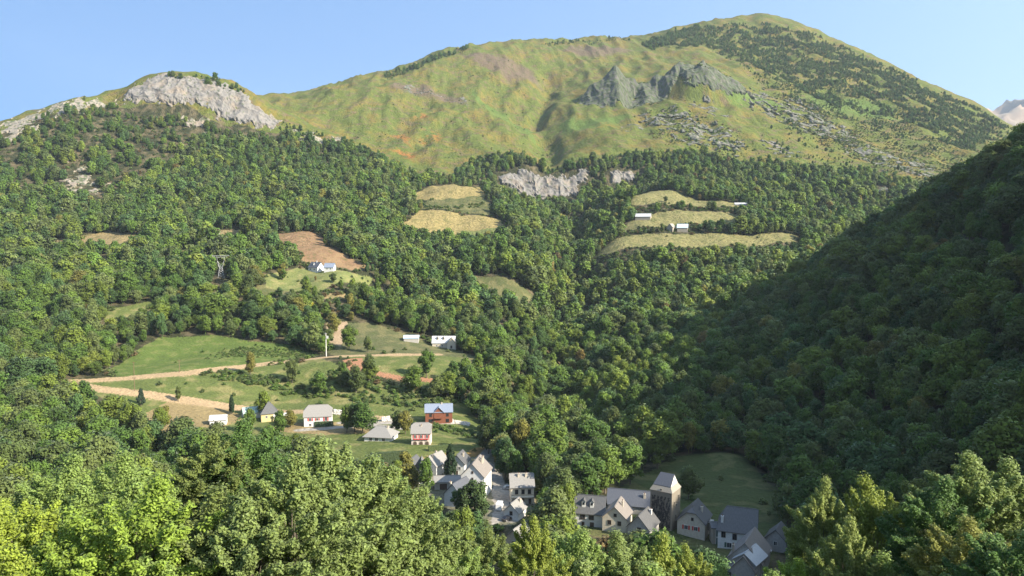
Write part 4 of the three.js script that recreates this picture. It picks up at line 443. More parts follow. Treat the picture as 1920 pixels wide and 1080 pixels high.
// single trees, shrubs and conifers among the meadows and houses
{
  const R = rng(55), tones = [1, 2, 10, 3, 0, 9, 2, 6];
  SCATTER.big_trees.forEach(([x, z], i) => { const tone = tones[Math.floor(R() * 8)], t = { x, z, y: H(x, z), h: 9 + 8 * R(), a: R() * 6.28 }; plant(midKit[Math.floor(R() * 6)], t, tone, 'meadow_tree', `${sized(t.h)} ${TONE[tone]} free-standing tree ${near(x, z)}`, 'free-standing trees among the meadows and houses'); });
  SCATTER.tall_trees.forEach(([x, z]) => { const tone = tones[Math.floor(R() * 8)], t = { x, z, y: H(x, z), h: 14 + 5 * R(), a: R() * 6.28 }; plant(midKit[Math.floor(R() * 6)], t, tone, 'meadow_tree', `large ${TONE[tone]} tree beside the dirt track ${near(x, z)}`, 'tall trees beside the dirt track'); });
  const yellow = { x: SPOTS.yellow_tree[0], z: SPOTS.yellow_tree[1], h: 8, a: 1 }; yellow.y = H(yellow.x, yellow.z) + 2; plant(midKit[0], yellow, 11, 'yellow_tree', 'small bright yellow autumn tree among dark green crowns');
  const orange = { x: SPOTS.orange_tree[0], z: SPOTS.orange_tree[1], h: 5, a: 2 }; orange.y = H(orange.x, orange.z); plant(midKit[2], orange, 7, 'orange_tree', 'slim orange tree on the lawn before the white farmhouse');
  for (const [k, h, tone, label] of [['field_tree', 9, 9, 'lone round tree on the upper shelf pasture'], ['roundabout_tree', 9, 9, 'round tree on the lawn below the white annex']]) { const [x, z] = SPOTS[k]; plant(midKit[1], { x, z, y: H(x, z), h, a: 1 }, tone, 'lone_tree', label); }
  const shrub = SCATTER.shrubs.map(([x, z], i) => {
    const o = new THREE.Group(); o.name = numbered('shrub'); scene.add(o); const h = 1.6 + 1.6 * R(), tone = [0, 9, 1, 10][Math.floor(R() * 4)]; o.position.set(x, H(x, z), z); o.rotation.y = R() * 6.28; o.scale.setScalar(h);
    mesh('foliage', bushGeo[i % 3], leafMats[tone], o); mesh('stem', stemGeo, barkMat, o);
    return tag(o, `${h > 2.5 ? 'larger' : 'small'} ${TONE[tone]} rounded shrub on open grass ${near(x, z)}`, 'shrub', 'single shrubs on the open grass');
  });
}
function conifer(key, h, w, label, seed, tone = [0.03, 0.055, 0.025], name = 'conifer_tree') {
  const [x, z] = SPOTS[key], o = new THREE.Group(), g = crownGeometry(seed, { count: 6000, leaf: 0.035, lobes: 42, shape: name === 'yew_tree' ? 'round' : 'spire', spread: 0.4, loose: 0.3 }); o.name = numbered(name); scene.add(o);
  o.position.set(x, H(x, z), z); const c = mesh('crown', g, leafMat(...tone, 0.15), o); c.scale.set(w, h * 0.95, w); c.position.y = h * 0.05; mesh('trunk', tube(0, -0.5, 0, 0, h * 0.8, 0, w * 0.05, 0.05, 8), barkMat, o);
  return tag(o, label, 'tree');
}
conifer('conifer_big', 14.5, 6.2, 'tall dark cypress beside the white gable house', 61);
conifer('conifer_small', 10.5, 4.6, 'narrow dark fir behind the meadow houses', 62);
conifer('conifer_left', 10, 5, 'broad blue-green fir at the bend of the dirt track', 63, [0.04, 0.065, 0.04]);
conifer('yew_round', 13.5, 12, 'dense dark round tree in front of the white gable house', 64, [0.05, 0.08, 0.025], 'yew_tree');

// ───────────────────────────── buildings ─────────────────────────────
function noiseTexture(seed, a, b, sx, sy, W = 256) { // mottled render, slate or boards between two base colours
  const f = createNoise2D(rng(seed)), data = new Uint8Array(W * W * 4);
  for (let r = 0; r < W; r++) for (let q = 0; q < W; q++) { const t = clamp(0.5 + 0.4 * f(q / sx, r / sy) + 0.3 * f(q / sx * 3.1 + 9, r / sy * 3.1), 0, 1), i = (r * W + q) * 4; for (let k = 0; k < 3; k++) data[i + k] = toByte(lerp(a[k], b[k], t)); data[i + 3] = 255; }
  const t = new THREE.DataTexture(data, W, W); t.colorSpace = THREE.SRGBColorSpace; t.magFilter = t.minFilter = THREE.LinearFilter; t.wrapS = t.wrapT = THREE.MirroredRepeatWrapping; t.repeat.set(0.1, 0.1); t.needsUpdate = true; return t;
}
const skin = (seed, a, b, rough, sx = 24, sy = 24) => new THREE.MeshStandardMaterial({ map: noiseTexture(seed, a, b, sx, sy), roughness: rough });
const WALL = {
  white: skin(1, [0.52, 0.51, 0.48], [0.64, 0.63, 0.6], 0.9), cream: skin(2, [0.56, 0.49, 0.37], [0.66, 0.58, 0.45], 0.9), beige: skin(3, [0.42, 0.37, 0.29], [0.52, 0.46, 0.37], 0.92), stone: skin(4, [0.22, 0.19, 0.15], [0.42, 0.37, 0.29], 0.95, 7, 5),
  wood: skin(5, [0.15, 0.05, 0.025], [0.23, 0.08, 0.04], 0.7, 60, 3), grey: skin(6, [0.33, 0.31, 0.28], [0.43, 0.4, 0.36], 0.92), yellow: skin(7, [0.42, 0.34, 0.16], [0.52, 0.43, 0.22], 0.9), pink: skin(15, [0.55, 0.44, 0.4], [0.65, 0.54, 0.48], 0.9), tower: skin(16, [0.13, 0.112, 0.085], [0.28, 0.24, 0.185], 0.96, 6, 4),
};
const ROOF = {
  slate: skin(8, [0.06, 0.06, 0.062], [0.11, 0.108, 0.106], 0.6, 5, 40), pale: skin(9, [0.18, 0.17, 0.155], [0.26, 0.245, 0.225], 0.7, 5, 40), dark: skin(10, [0.055, 0.06, 0.075], [0.095, 0.1, 0.115], 0.55, 5, 40), blue: skin(11, [0.16, 0.19, 0.25], [0.22, 0.25, 0.31], 0.5, 5, 40),
  warm: skin(12, [0.15, 0.13, 0.112], [0.23, 0.2, 0.175], 0.7, 5, 40), metal: skin(13, [0.38, 0.38, 0.38], [0.5, 0.5, 0.49], 0.5, 5, 40), sky: skin(14, [0.4, 0.52, 0.62], [0.5, 0.6, 0.68], 0.5, 5, 40), green: skin(17, [0.3, 0.42, 0.36], [0.38, 0.5, 0.43], 0.6, 5, 40), lauze: skin(18, [0.2, 0.18, 0.15], [0.32, 0.29, 0.24], 0.9, 8, 8),
};
const glassMat = new THREE.MeshStandardMaterial({ color: lin(0.02, 0.024, 0.03), roughness: 0.15 }), frameMat = paint(0.6, 0.58, 0.54, 0.7), darkFrame = paint(0.09, 0.06, 0.04, 0.7), doorMat = paint(0.07, 0.045, 0.03, 0.7), redMat = paint(0.42, 0.035, 0.03, 0.6), brownMat = paint(0.14, 0.07, 0.035, 0.7), greenMat = paint(0.03, 0.08, 0.06, 0.7), timberMat = paint(0.16, 0.1, 0.06, 0.8), chimneyMat = WALL.beige;
const box = (w, h, d, x = 0, y = 0, z = 0) => new THREE.BoxGeometry(w, h, d).translate(x, y, z);
function polyhedron(faces) { // flat faces with uv in metres
  const pos = [], uv = [], idx = [];
  for (const f of faces) {
    const v = f.map((p) => new THREE.Vector3(...p)), n = V().crossVectors(v[1].clone().sub(v[0]), v[2].clone().sub(v[0])).normalize(), u = Math.abs(n.y) > 0.99 ? new THREE.Vector3(1, 0, 0) : V().crossVectors(new THREE.Vector3(0, 1, 0), n).normalize(), w = V().crossVectors(n, u), o = pos.length / 3;
    for (const p of v) { pos.push(p.x, p.y, p.z); uv.push(p.dot(u), p.dot(w)); }
    for (let i = 1; i < v.length - 1; i++) idx.push(o, o + i, o + i + 1);
  }
  const g = new THREE.BufferGeometry(); g.setAttribute('position', new THREE.Float32BufferAttribute(pos, 3)); g.setAttribute('uv', new THREE.Float32BufferAttribute(uv, 2)); g.setIndex(idx); const out = g.toNonIndexed(); out.computeVertexNormals(); return out;
}
// outline of one roof end at height fraction: gable (cut 1), half-hip (0..1) or full hip (0)
function bodyGeometry(L, W, eave, ridge, cut) {
  const e = [0, 1].map((k) => { const x = (k ? 1 : -1) * L / 2, c = cut[k], y = eave + (ridge - eave) * c, z = (W / 2) * (1 - c); return c <= 0 ? [[x, -3, W / 2], [x, -3, -W / 2], [x, eave, -W / 2], [x, eave, W / 2]] : c >= 1 ? [[x, -3, W / 2], [x, -3, -W / 2], [x, eave, -W / 2], [x, ridge, 0], [x, eave, W / 2]] : [[x, -3, W / 2], [x, -3, -W / 2], [x, eave, -W / 2], [x, y, -z], [x, y, z], [x, eave, W / 2]]; });
  return polyhedron([e[1], [...e[0]].reverse(), [[-L / 2, -3, W / 2], [L / 2, -3, W / 2], [L / 2, eave, W / 2], [-L / 2, eave, W / 2]], [[L / 2, -3, -W / 2], [-L / 2, -3, -W / 2], [-L / 2, eave, -W / 2], [L / 2, eave, -W / 2]]]);
}
function roofGeometry(L, W, eave, ridge, ins, cut, over = 0.45, thick = 0.22) {
  const pitch = (ridge - eave) / (W / 2), w = W / 2 + over, ye = eave - over * pitch, up = 0.06, ends = [0, 1].map((k) => { const s = k ? 1 : -1, c = cut[k], x = s * (L / 2 + over); const yc = lerp(ye, ridge, c), zc = w * (1 - c); return { x, yc, zc, xr: s * (L / 2 + (c >= 1 ? over : -ins[k])), c }; });
  const at = (dy) => { const [a, b] = ends; return { f: [[a.x, ye + dy, w], [b.x, ye + dy, w], ...(b.c > 0 && b.c < 1 ? [[b.x, b.yc + dy, b.zc]] : []), [b.xr, ridge + dy, 0], [a.xr, ridge + dy, 0], ...(a.c > 0 && a.c < 1 ? [[a.x, a.yc + dy, a.zc]] : [])] }; };
  const top = at(up + thick).f, bot = at(up).f, flip = (p) => p.map(([x, y, z]) => [x, y, -z]);
  const faces = [top, [...flip(top)].reverse(), [...bot].reverse(), flip(bot)];
  for (const [t, b, r] of [[top, bot, false], [flip(top), flip(bot), true]]) for (let i = 0; i < t.length; i++) { const j = (i + 1) % t.length; if (t[i][2] === 0 && t[j][2] === 0) continue; const q = [b[i], b[j], t[j], t[i]]; faces.push(r ? q.reverse() : q); }
  for (const e of ends) if (e.c < 1) { const s = Math.sign(e.x), y = e.yc, tri = (dy) => [[e.x, y + dy, e.zc], [e.x, y + dy, -e.zc], [e.xr, ridge + dy, 0]], a = tri(up + thick), b = tri(up); faces.push(s > 0 ? a : [...a].reverse(), s > 0 ? [...b].reverse() : b); const q = [b[0], b[1], a[1], a[0]]; faces.push(s > 0 ? q : q.reverse()); }
  return polyhedron(faces);
}
function opening(root, name, spec, face, u, y, w, h, { shutter, frame = frameMat, glass = glassMat, arch } = {}) {
  const { L, W } = spec, m = mesh(name, mergeGeometries([box(w + 0.24, 0.12, 0.14, 0, h + 0.06), box(w + 0.3, 0.1, 0.22, 0, -0.05), box(0.12, h, 0.14, -w / 2 - 0.06, h / 2), box(0.12, h, 0.14, w / 2 + 0.06, h / 2), ...(name === 'window' ? [box(0.07, h, 0.09, 0, h / 2)] : [])]), frame, root);
  const t = { f: [u, W / 2 + 0.03, 0], b: [-u, -W / 2 - 0.03, Math.PI], r: [L / 2 + 0.03, -u, Math.PI / 2], l: [-L / 2 - 0.03, u, -Math.PI / 2] }[face]; m.position.set(t[0], y, t[1]); m.rotation.y = t[2];
  mesh('pane', box(w, h, 0.05, 0, h / 2, 0.01), glass, m);
  if (shutter) for (const s of [-1, 1]) mesh('shutter', box(w * 0.5, h + 0.1, 0.07, s * (w * 0.75 + 0.14), h / 2, 0.03), shutter, m);
  return m;
}
function house(key, name, label, o) {
  const [x, z] = SPOTS[key], t = THREE.MathUtils.degToRad(o.turn ?? 0), { L, W, eave, ridge } = o, ins = o.ins ?? [0, 0], cut = o.cut ?? [1, 1], root = new THREE.Group(); root.name = numbered(name);
  const back = o.back ?? W * 0.3, px = x + (o.dx ?? 0), pz = z - back;
  let y = 1e9; for (const [a, b] of [[-1, -1], [1, -1], [-1, 1], [1, 1], [0, 0]]) y = Math.min(y, H(px + a * L * 0.35, pz + b * W * 0.35)); 
  root.position.set(px, lerp(y, H(px, pz), 0.5) + (o.dy ?? 0), pz); root.rotation.y = t; scene.add(root);
  mesh('wall', bodyGeometry(L, W, eave, ridge, cut), o.wall ?? WALL.white, root);
  mesh('roof', roofGeometry(L, W, eave, ridge, ins, cut, o.over), o.roof ?? ROOF.slate, root);
  if (ins[0] + ins[1] < L) mesh('ridge_cap', box(L - 0.2 - (cut[0] < 1 ? ins[0] : 0) - (cut[1] < 1 ? ins[1] : 0), 0.12, 0.3, ((cut[0] < 1 ? ins[0] : 0) - (cut[1] < 1 ? ins[1] : 0)) / 2, ridge + 0.32), o.roof ?? ROOF.slate, root);
  for (const [face, u, yy, w, h, s, f] of o.windows ?? []) opening(root, 'window', o, face, u, yy, w, h, { shutter: s, frame: f });
  for (const [face, u, yy, w, h, m] of o.doors ?? []) opening(root, 'door', o, face, u, yy, w, h, { glass: m ?? doorMat });
  for (const [cx, cz, ch, m] of o.chimneys ?? []) { const top = lerp(ridge, eave, Math.abs(cz) / (W / 2)); const c = mesh('chimney', mergeGeometries([box(0.75, ch + 1, 0.6, 0, (ch - 1) / 2), box(0.95, 0.14, 0.8, 0, ch + 0.05)]), m ?? chimneyMat, root); c.position.set(cx, top, cz); mesh('chimney_pot', new THREE.CylinderGeometry(0.13, 0.16, 0.5, 8).translate(0, ch + 0.37, 0), brownMat, c); }
  for (const [cx, f, s] of o.dormers ?? []) { // dormer on the front slope
    const cz = (W / 2) * f, base = lerp(ridge, eave, f), d = mesh('dormer', mergeGeometries([bodyGeometry(2.6, 1.2, 1.1, 1.9, [1, 1]).rotateY(Math.PI / 2).translate(0, 0, -0.6)].map((g) => { g.deleteAttribute('uv'); return g; })), s?.wall ?? frameMat, root); d.scale.y = 1; d.position.set(cx, base + 0.1, cz);
    mesh('dormer_roof', roofGeometry(2.7, 1.3, 1.15, 1.95, [0, 0], [1, 1], 0.15, 0.1).rotateY(Math.PI / 2).translate(0, 0, -0.6), o.roof ?? ROOF.slate, d); mesh('pane', box(0.7, 0.85, 0.05, 0, 0.6, 0.72), glassMat, d);
  }
  o.extra?.(root);
  return tag(root, label, o.category ?? 'house');
}
const small = (face, list, w = 0.9, h = 1.2, s, f) => list.map(([u, y]) => [face, u, y, w, h, s, f]);

// lower village
house('gable_house', 'village_house', 'tall white house with plain gable and brown roof beside the cypress', { turn: 78, L: 12, W: 9, eave: 9, ridge: 13.6, wall: WALL.white, roof: ROOF.warm, windows: [...small('l', [[0, 10.2]], 0.5, 0.7, undefined, darkFrame), ...small('l', [[0, 7.2]], 0.5, 1.2, undefined, darkFrame), ...small('f', [[-3, 5.5], [2, 5.5]])], chimneys: [[1.5, 1.8, 2.2], [3, 1.8, 2.4]] });
house('balcony_house', 'village_house', 'cream house with balcony over a dark garage by the yard', { turn: 4, L: 8.6, W: 9, eave: 6.6, ridge: 10.2, wall: WALL.cream, roof: ROOF.pale, windows: small('f', [[-2.2, 4], [0.2, 4], [2.6, 4]], 1, 1.6, undefined, darkFrame), doors: [['f', -0.8, 0, 3, 2.4], ['f', 2.8, 0, 1.1, 2.2]], chimneys: [[-1.2, 1.2, 1.4], [1.6, 1.2, 1.4]], extra: (r) => { mesh('balcony', mergeGeometries([box(8.6, 0.18, 1.5, 0, 3.1, 5.2), ...[-4.2, 4.2].map((x) => box(0.2, 3, 0.2, x, 1.5, 5.8))]), WALL.cream, r); mesh('railing', mergeGeometries([box(8.6, 0.08, 0.08, 0, 4.1, 5.9), ...Array.from({ length: 22 }, (_, i) => box(0.05, 0.9, 0.05, -4.2 + i * 0.4, 3.65, 5.9))]), timberMat, r); } });
house('slate_roof_house', 'village_house', 'house with dark slate roof half hidden behind the round tree', { turn: 62, L: 10, W: 7.5, eave: 4.5, ridge: 8.6, roof: ROOF.dark, chimneys: [[-4, -1.6, 2, WALL.beige]], windows: small('l', [[0, 2]]) });
house('long_shed', 'long_shed', 'long low shed with pale grey roof beside the white gable house', { turn: 4, L: 13, W: 6, eave: 3, ridge: 4.4, roof: ROOF.pale, wall: WALL.grey, doors: [['f', -3, 0, 3, 2.4], ['f', 2, 0, 3, 2.4]], category: 'shed' });
house('spire_house', 'turret_house', 'house with steep pointed pyramid roof in the lit village', { turn: 38, L: 6, W: 6, dy: -1, eave: 5, ridge: 11.5, ins: [3, 3], cut: [0, 0], roof: ROOF.slate, windows: small('f', [[0, 2]]) });
house('cottage_a', 'cottage', 'white cottage with grey roof next to the pointed turret house', { turn: 75, L: 9, W: 6.5, eave: 4, ridge: 7, roof: ROOF.slate, windows: small('l', [[0, 2.2]]) });
house('cottage_b', 'cottage', 'cottage with pale tiled roof between turret house and cypress', { turn: 60, L: 9, W: 7.5, eave: 4.2, ridge: 7.8, roof: ROOF.pale, wall: WALL.white, chimneys: [[-3, 1, 1.4], [2, -1, 1.4]], windows: small('l', [[0, 2.2]]) });
house('cottage_c', 'cottage', 'white cottage with blue-grey roof behind the cypress', { turn: 76, L: 8, W: 6.5, eave: 5, ridge: 8.4, roof: ROOF.slate, chimneys: [[0, 1.5, 1.5]], windows: small('l', [[-1.2, 2.5], [1.2, 2.5]]), doors: [['l', 0, 0, 1, 2]] });
house('small_gable', 'village_house', 'small white gabled house with pale roof below the yard', { turn: 66, L: 7, W: 5.6, eave: 3, ridge: 5.8, roof: ROOF.pale, windows: small('l', [[0, 2]], 0.9, 1.2, undefined, darkFrame), chimneys: [[2, 1, 1.2]] });
house('low_house', 'village_house', 'lowest house with weathered pale roof among yellow-green trees', { turn: 58, L: 9, W: 7, eave: 3.4, ridge: 6.6, roof: ROOF.pale, wall: WALL.beige, dy: 1.5, windows: small('l', [[0, 2]]) });
house('dormer_house', 'village_house', 'white house with two pointed dormers on a grey roof', { turn: -13, L: 10, W: 7.6, eave: 5.2, ridge: 9.8, roof: ROOF.slate, windows: small('f', [[-2.2, 3], [0.8, 3]], 1.5, 1.3, undefined, darkFrame), doors: [['f', -2, 0, 1, 2.1], ['f', 1, 0, 1.4, 2.1]], dormers: [[-2, 0.55, { wall: WALL.white }], [0.8, 0.55, { wall: WALL.white }]] });
house('beige_gable', 'village_house', 'beige gabled house with sunlit brown roof between dormer house and tower', { turn: 70, L: 10, W: 8.2, eave: 5, ridge: 8.8, wall: WALL.cream, roof: ROOF.warm, windows: [...small('l', [[0.2, 5.6]], 0.8, 0.9, undefined, darkFrame), ...small('l', [[-1.7, 2.8], [1.6, 2.8]], 1, 1.3, undefined, darkFrame)], chimneys: [[0, 1.6, 2]] });
house('dark_barn', 'barn', 'long barn with dark blue slate roof joined to the tower side', { turn: -14, L: 20, W: 8.5, eave: 4, ridge: 8, roof: ROOF.dark, wall: WALL.grey, chimneys: [[3, 2, 1.6]], category: 'barn' });
house('dark_gable', 'village_house', 'grey gabled house with bluish roof in front of the tower', { turn: 60, L: 9, W: 7.5, eave: 3.4, ridge: 7.4, wall: WALL.grey, roof: ROOF.slate, windows: small('l', [[0.3, 2.4]], 1.2, 1.2, undefined, darkFrame), chimneys: [[3, 1.5, 1.6, WALL.white]] });
house('red_shutter_beige', 'village_house', 'beige half-hipped house with dark red shutters beside the tower', { turn: 64, L: 10, W: 9, eave: 5.6, ridge: 10, wall: WALL.beige, roof: ROOF.slate, ins: [1.8, 0], cut: [0.7, 1], windows: [['l', -1.6, 3, 1.1, 1.3, redMat], ['l', 1.6, 3, 1.1, 1.3, redMat], ['l', 0.4, 6.2, 0.6, 0.9, undefined, darkFrame]], chimneys: [[0, 2.4, 1.8]], extra: (r) => mesh('bay', mergeGeometries([box(3, 2.6, 1.4, 0.6, 3.4, 5.2), box(3.3, 0.15, 1.7, 0.6, 4.8, 5.2)]), WALL.grey, r) });
house('white_house', 'village_house', 'large white house with broad grey roof and green shutters', { turn: -20, L: 11.5, W: 10.5, eave: 6.2, ridge: 12, roof: ROOF.slate, ins: [2.2, 0], cut: [0.15, 1], chimneys: [[-4.6, 3.6, 2, WALL.white]], windows: [...small('f', [[-4, 3.9], [-0.6, 3.6], [3.2, 3.6]], 1.1, 1.7, undefined, darkFrame), ['f', -2.2, 0.8, 1.3, 1.5, greenMat], ['r', 0, 8, 0.5, 1], ['r', -1, 3.4, 0.9, 1.4]], doors: [['f', 1.8, 0, 2.2, 2.3]] });
house('big_roof', 'village_house', 'grey house with long sagging roof and double gable below the white house', { turn: 60, L: 13, W: 9.5, eave: 3.6, ridge: 8.8, wall: WALL.grey, roof: ROOF.warm, dy: 1, windows: small('l', [[0, 3.4]], 0.9, 1, undefined, darkFrame), chimneys: [[-5.5, -3.6, 2.4, WALL.stone]], extra: (r) => { mesh('wing_wall', bodyGeometry(5, 6.6, 2.8, 6.6, [1, 1]).translate(-8.4, 0, 0.6), WALL.grey, r); mesh('wing_roof', roofGeometry(5, 6.6, 2.8, 6.6, [0, 0], [1, 1], 0.4).translate(-8.4, 0, 0.6), ROOF.warm, r); const d = mesh('satellite_dish', new THREE.SphereGeometry(0.6, 14, 8, 0, 6.3, 0, 0.8).rotateX(1.2), WALL.white, r); d.position.set(2, 4.4, 5.4); } });
house('side_house', 'cottage', 'small grey gabled cottage at the meadow edge beside the big roof', { turn: 58, L: 7.5, W: 6.5, eave: 3.6, ridge: 6.8, wall: WALL.grey, roof: ROOF.slate, windows: small('l', [[0, 2]]) });
house('annex', 'annex', 'narrow stone annex with tall green doors beside the white house', { turn: -4, L: 3.6, W: 5, eave: 5.6, ridge: 6.4, wall: WALL.stone, roof: ROOF.slate, doors: [['f', 0.4, 0, 2, 2.4, greenMat], ['f', 0.4, 2.8, 2, 2.2, greenMat]] });
house('lit_roof', 'shed', 'low shed with bright sunlit curved roof below the double gable house', { turn: 50, L: 8, W: 6.5, eave: 2.6, ridge: 5, wall: WALL.grey, roof: ROOF.metal, dy: 3, back: 0, category: 'shed' });

{ // the old stone tower
  const [x, z] = SPOTS.tower, r = new THREE.Group(); r.name = 'stone_tower'; scene.add(r); r.position.set(x, H(x, z - 3), z - 3); r.rotation.y = THREE.MathUtils.degToRad(-34);
  const S = 7.6, Hh = 12.9;
  mesh('wall', polyhedron([[[-S / 2, -3, S / 2], [S / 2, -3, S / 2], [S / 2, Hh, S / 2], [-S / 2, Hh, S / 2]], [[S / 2, -3, -S / 2], [-S / 2, -3, -S / 2], [-S / 2, Hh, -S / 2], [S / 2, Hh, -S / 2]], [[S / 2, -3, S / 2], [S / 2, -3, -S / 2], [S / 2, Hh, -S / 2], [S / 2, Hh, S / 2]], [[-S / 2, -3, -S / 2], [-S / 2, -3, S / 2], [-S / 2, Hh, S / 2], [-S / 2, Hh, -S / 2]]]), WALL.tower, r);
  const a = S / 2 + 0.25, b = S / 2 - 0.75, y0 = Hh, y1 = Hh + 1.7, c = [[-1, 1], [1, 1], [1, -1], [-1, -1]];
  mesh('stone_skirt', polyhedron([...c.map(([u, v], i) => { const [p, q] = c[(i + 1) % 4]; return [[u * a, y0, v * a], [p * a, y0, q * a], [p * b, y1, q * b], [u * b, y1, v * b]]; }), c.map(([u, v]) => [u * a, y0, v * a]).reverse()]), ROOF.lauze, r);
  mesh('roof', roofGeometry(S - 1.6, S - 1.6, y1, y1 + 3.4, [1.2, 0], [0, 1], 0.12, 0.16), ROOF.dark, r);
  mesh('gable_cladding', polyhedron([[[(S - 1.6) / 2 + 0.05, y1, (S - 1.6) / 2], [(S - 1.6) / 2 + 0.05, y1, -(S - 1.6) / 2], [(S - 1.6) / 2 + 0.05, y1 + 3.4, 0]]]), WALL.white, r);
  const spec = { L: S, W: S };
  for (const [f, u, y, w, h] of [['r', -1.8, 8.4, 0.6, 1.1], ['r', 0.4, 7.2, 0.6, 0.9], ['r', 2.2, 8.6, 1, 2.2], ['r', -0.2, 2.6, 0.8, 2], ['f', 0, 13, 0.4, 0.7]]) opening(r, 'window', spec, f, u, y, w, h, { frame: WALL.stone });
  const R = rng(31), n = 3000, pos = [], nor = [], dm = paint(0.05, 0.045, 0.042, 0.95); // dried creeper clinging to the shaded face
  for (let i = 0; i < n; i++) { const u = (R() - 0.5) * (S - 1.2), v = R() * 11.2; if (n2(u * 1.1, v * 0.35) + 0.4 * n2b(u * 3, v * 1.2) + (v > 9.5 ? 0.2 * (v - 9.5) : 0) > 0.25) continue; const s = 0.1 + 0.1 * R(), t = R() * 6.28, o = S / 2 + 0.04 + 0.1 * R(); for (let k = 0; k < 3; k++) { pos.push(u + s * Math.cos(t + k * 2.1), v + 1.6 * s * Math.sin(t + k * 2.1), o); nor.push(0, 0, 1); } }
  const g = new THREE.BufferGeometry(); g.setAttribute('position', new THREE.Float32BufferAttribute(pos, 3)); g.setAttribute('normal', new THREE.Float32BufferAttribute(nor, 3)); dm.side = THREE.DoubleSide; mesh('creeper', g, dm, r).userData.kind = 'stuff';
  tag(r, 'tall square stone tower with slate cap and dark creeper', 'tower');
}

// houses on the meadow
house('pyramid_house', 'meadow_house', 'yellow house with steep pyramid roof and white terrace', { turn: 22, L: 8.5, W: 8.5, eave: 4.6, ridge: 10, ins: [4.1, 4.1], cut: [0, 0], wall: WALL.yellow, roof: ROOF.slate, windows: small('f', [[-1.5, 2]]), extra: (r) => { mesh('terrace', mergeGeometries([box(7.5, 0.4, 5.5, 5.6, 2.9, 3.2), box(7.5, 1, 0.2, 5.6, 3.5, 5.9), ...[2.4, 5.6, 8.8].map((x) => box(0.5, 5, 0.5, x, 0.4, 5.6)), box(0.3, 5, 5.4, 9.2, 0.4, 3.2)]), WALL.white, r); mesh('garage', box(3, 2.4, 0.2, 4.4, 1.2, 2.6), doorMat, r); } });
house('red_shutter_house', 'meadow_house', 'white house with half-hipped roof, red shutters and a clipped hedge', { turn: 10, L: 14, W: 9.5, eave: 5.4, ridge: 10.2, ins: [1.9, 1.9], cut: [0.5, 0.5], roof: ROOF.pale, windows: [['f', -3.8, 3, 1.2, 1.5, redMat], ['f', -0.2, 3.2, 1.1, 1.2, redMat], ['f', 4.2, 2.8, 1.2, 1.9, redMat], ['f', -3.8, 0.4, 1.1, 1.2], ['l', 0, 3, 1, 1.4, redMat]] });
house('hip_house', 'meadow_house', 'low white bungalow with wide pale hipped roof', { turn: -10, L: 13.5, W: 10.5, eave: 3, ridge: 6.6, ins: [4.6, 4.6], cut: [0, 0], roof: ROOF.pale, over: 0.8, windows: small('f', [[-3.5, 0.8], [-0.5, 0.8], [3, 0.8]], 1.4, 1.5), chimneys: [[3.5, 0.5, 0.8]] });
house('arch_house', 'meadow_house', 'pink house with red shutters, flower boxes and three arches', { turn: 2, L: 9, W: 8, eave: 6, ridge: 9.8, ins: [1.1, 1.1], cut: [0.72, 0.72], wall: WALL.pink, roof: ROOF.pale, windows: [['f', -2.8, 3.6, 0.9, 1.5, redMat], ['f', 0, 3.6, 0.9, 1.5, redMat], ['f', 2.8, 3.6, 0.9, 1.5, redMat]], chimneys: [[0, 1.4, 0.7]], extra: (r) => { mesh('flower_box', mergeGeometries([-3, -1.5, 0, 1.5, 3].map((x) => new THREE.IcosahedronGeometry(0.55, 1).scale(1.6, 0.5, 0.6).translate(x, 3.2, 4.5))), redMat, r); for (const u of [-2.8, 0, 2.8]) { const s = new THREE.Shape(); s.moveTo(-1, 0); s.lineTo(1, 0); s.lineTo(1, 1.3); s.absarc(0, 1.3, 1, 0, Math.PI); s.lineTo(-1, 0); const a = mesh('arch', new THREE.ExtrudeGeometry(s, { depth: 0.1, bevelEnabled: false }), WALL.stone, r); a.position.set(u, 0, 4.02); const d = mesh('door', new THREE.ExtrudeGeometry(s, { depth: 0.1, bevelEnabled: false }).scale(0.78, 0.85, 1), doorMat, r); d.position.set(u, 0, 4.08); } } });
house('chalet', 'chalet', 'dark red timber chalet with blue slate roof and central gable', { turn: 6, L: 14.5, W: 9, eave: 6.4, ridge: 9.8, wall: WALL.wood, roof: ROOF.blue, windows: [['f', -4.4, 4, 1.2, 1.6, undefined, darkFrame], ['f', 4.6, 4, 1.2, 1.6, undefined, darkFrame], ['f', 4.6, 0.8, 1.6, 1.8, undefined, darkFrame], ['f', -4.4, 0.8, 2, 1.8, undefined, darkFrame]], doors: [['f', 0, 3.4, 2.4, 2.4], ['f', 0, 0, 2.6, 2.2]], chimneys: [[1.6, 0.2, 0.9]], extra: (r) => { mesh('gable_wall', bodyGeometry(2.4, 5.4, 6.2, 9, [1, 1]).rotateY(Math.PI / 2).translate(0, 0, 3.5), WALL.wood, r); mesh('gable_roof', roofGeometry(2.6, 5.4, 6.2, 9, [0, 0], [1, 1], 0.4).rotateY(Math.PI / 2).translate(0, 0, 3.5), ROOF.blue, r); mesh('balcony', mergeGeometries([box(4, 0.15, 1.3, 0, 3.2, 5.2), box(4, 0.8, 0.08, 0, 3.7, 5.8)]), WALL.wood, r); mesh('plinth', box(16, 3.2, 10.4, 0, -1.5, 0), WALL.grey, r); } });
house('white_farm', 'farmhouse', 'white farmhouse with dark roof below the ploughed field', { turn: -32, L: 12, W: 9, eave: 3.6, ridge: 8.2, roof: ROOF.dark, chimneys: [[1, 0.3, 1.6, WALL.white]], windows: [...small('f', [[-3, 1.2], [2, 1.2]], 1.3, 1.3), ['r', 0, 4, 1, 1.2]], dormers: [[-1, 0.5, { wall: WALL.white }]] });
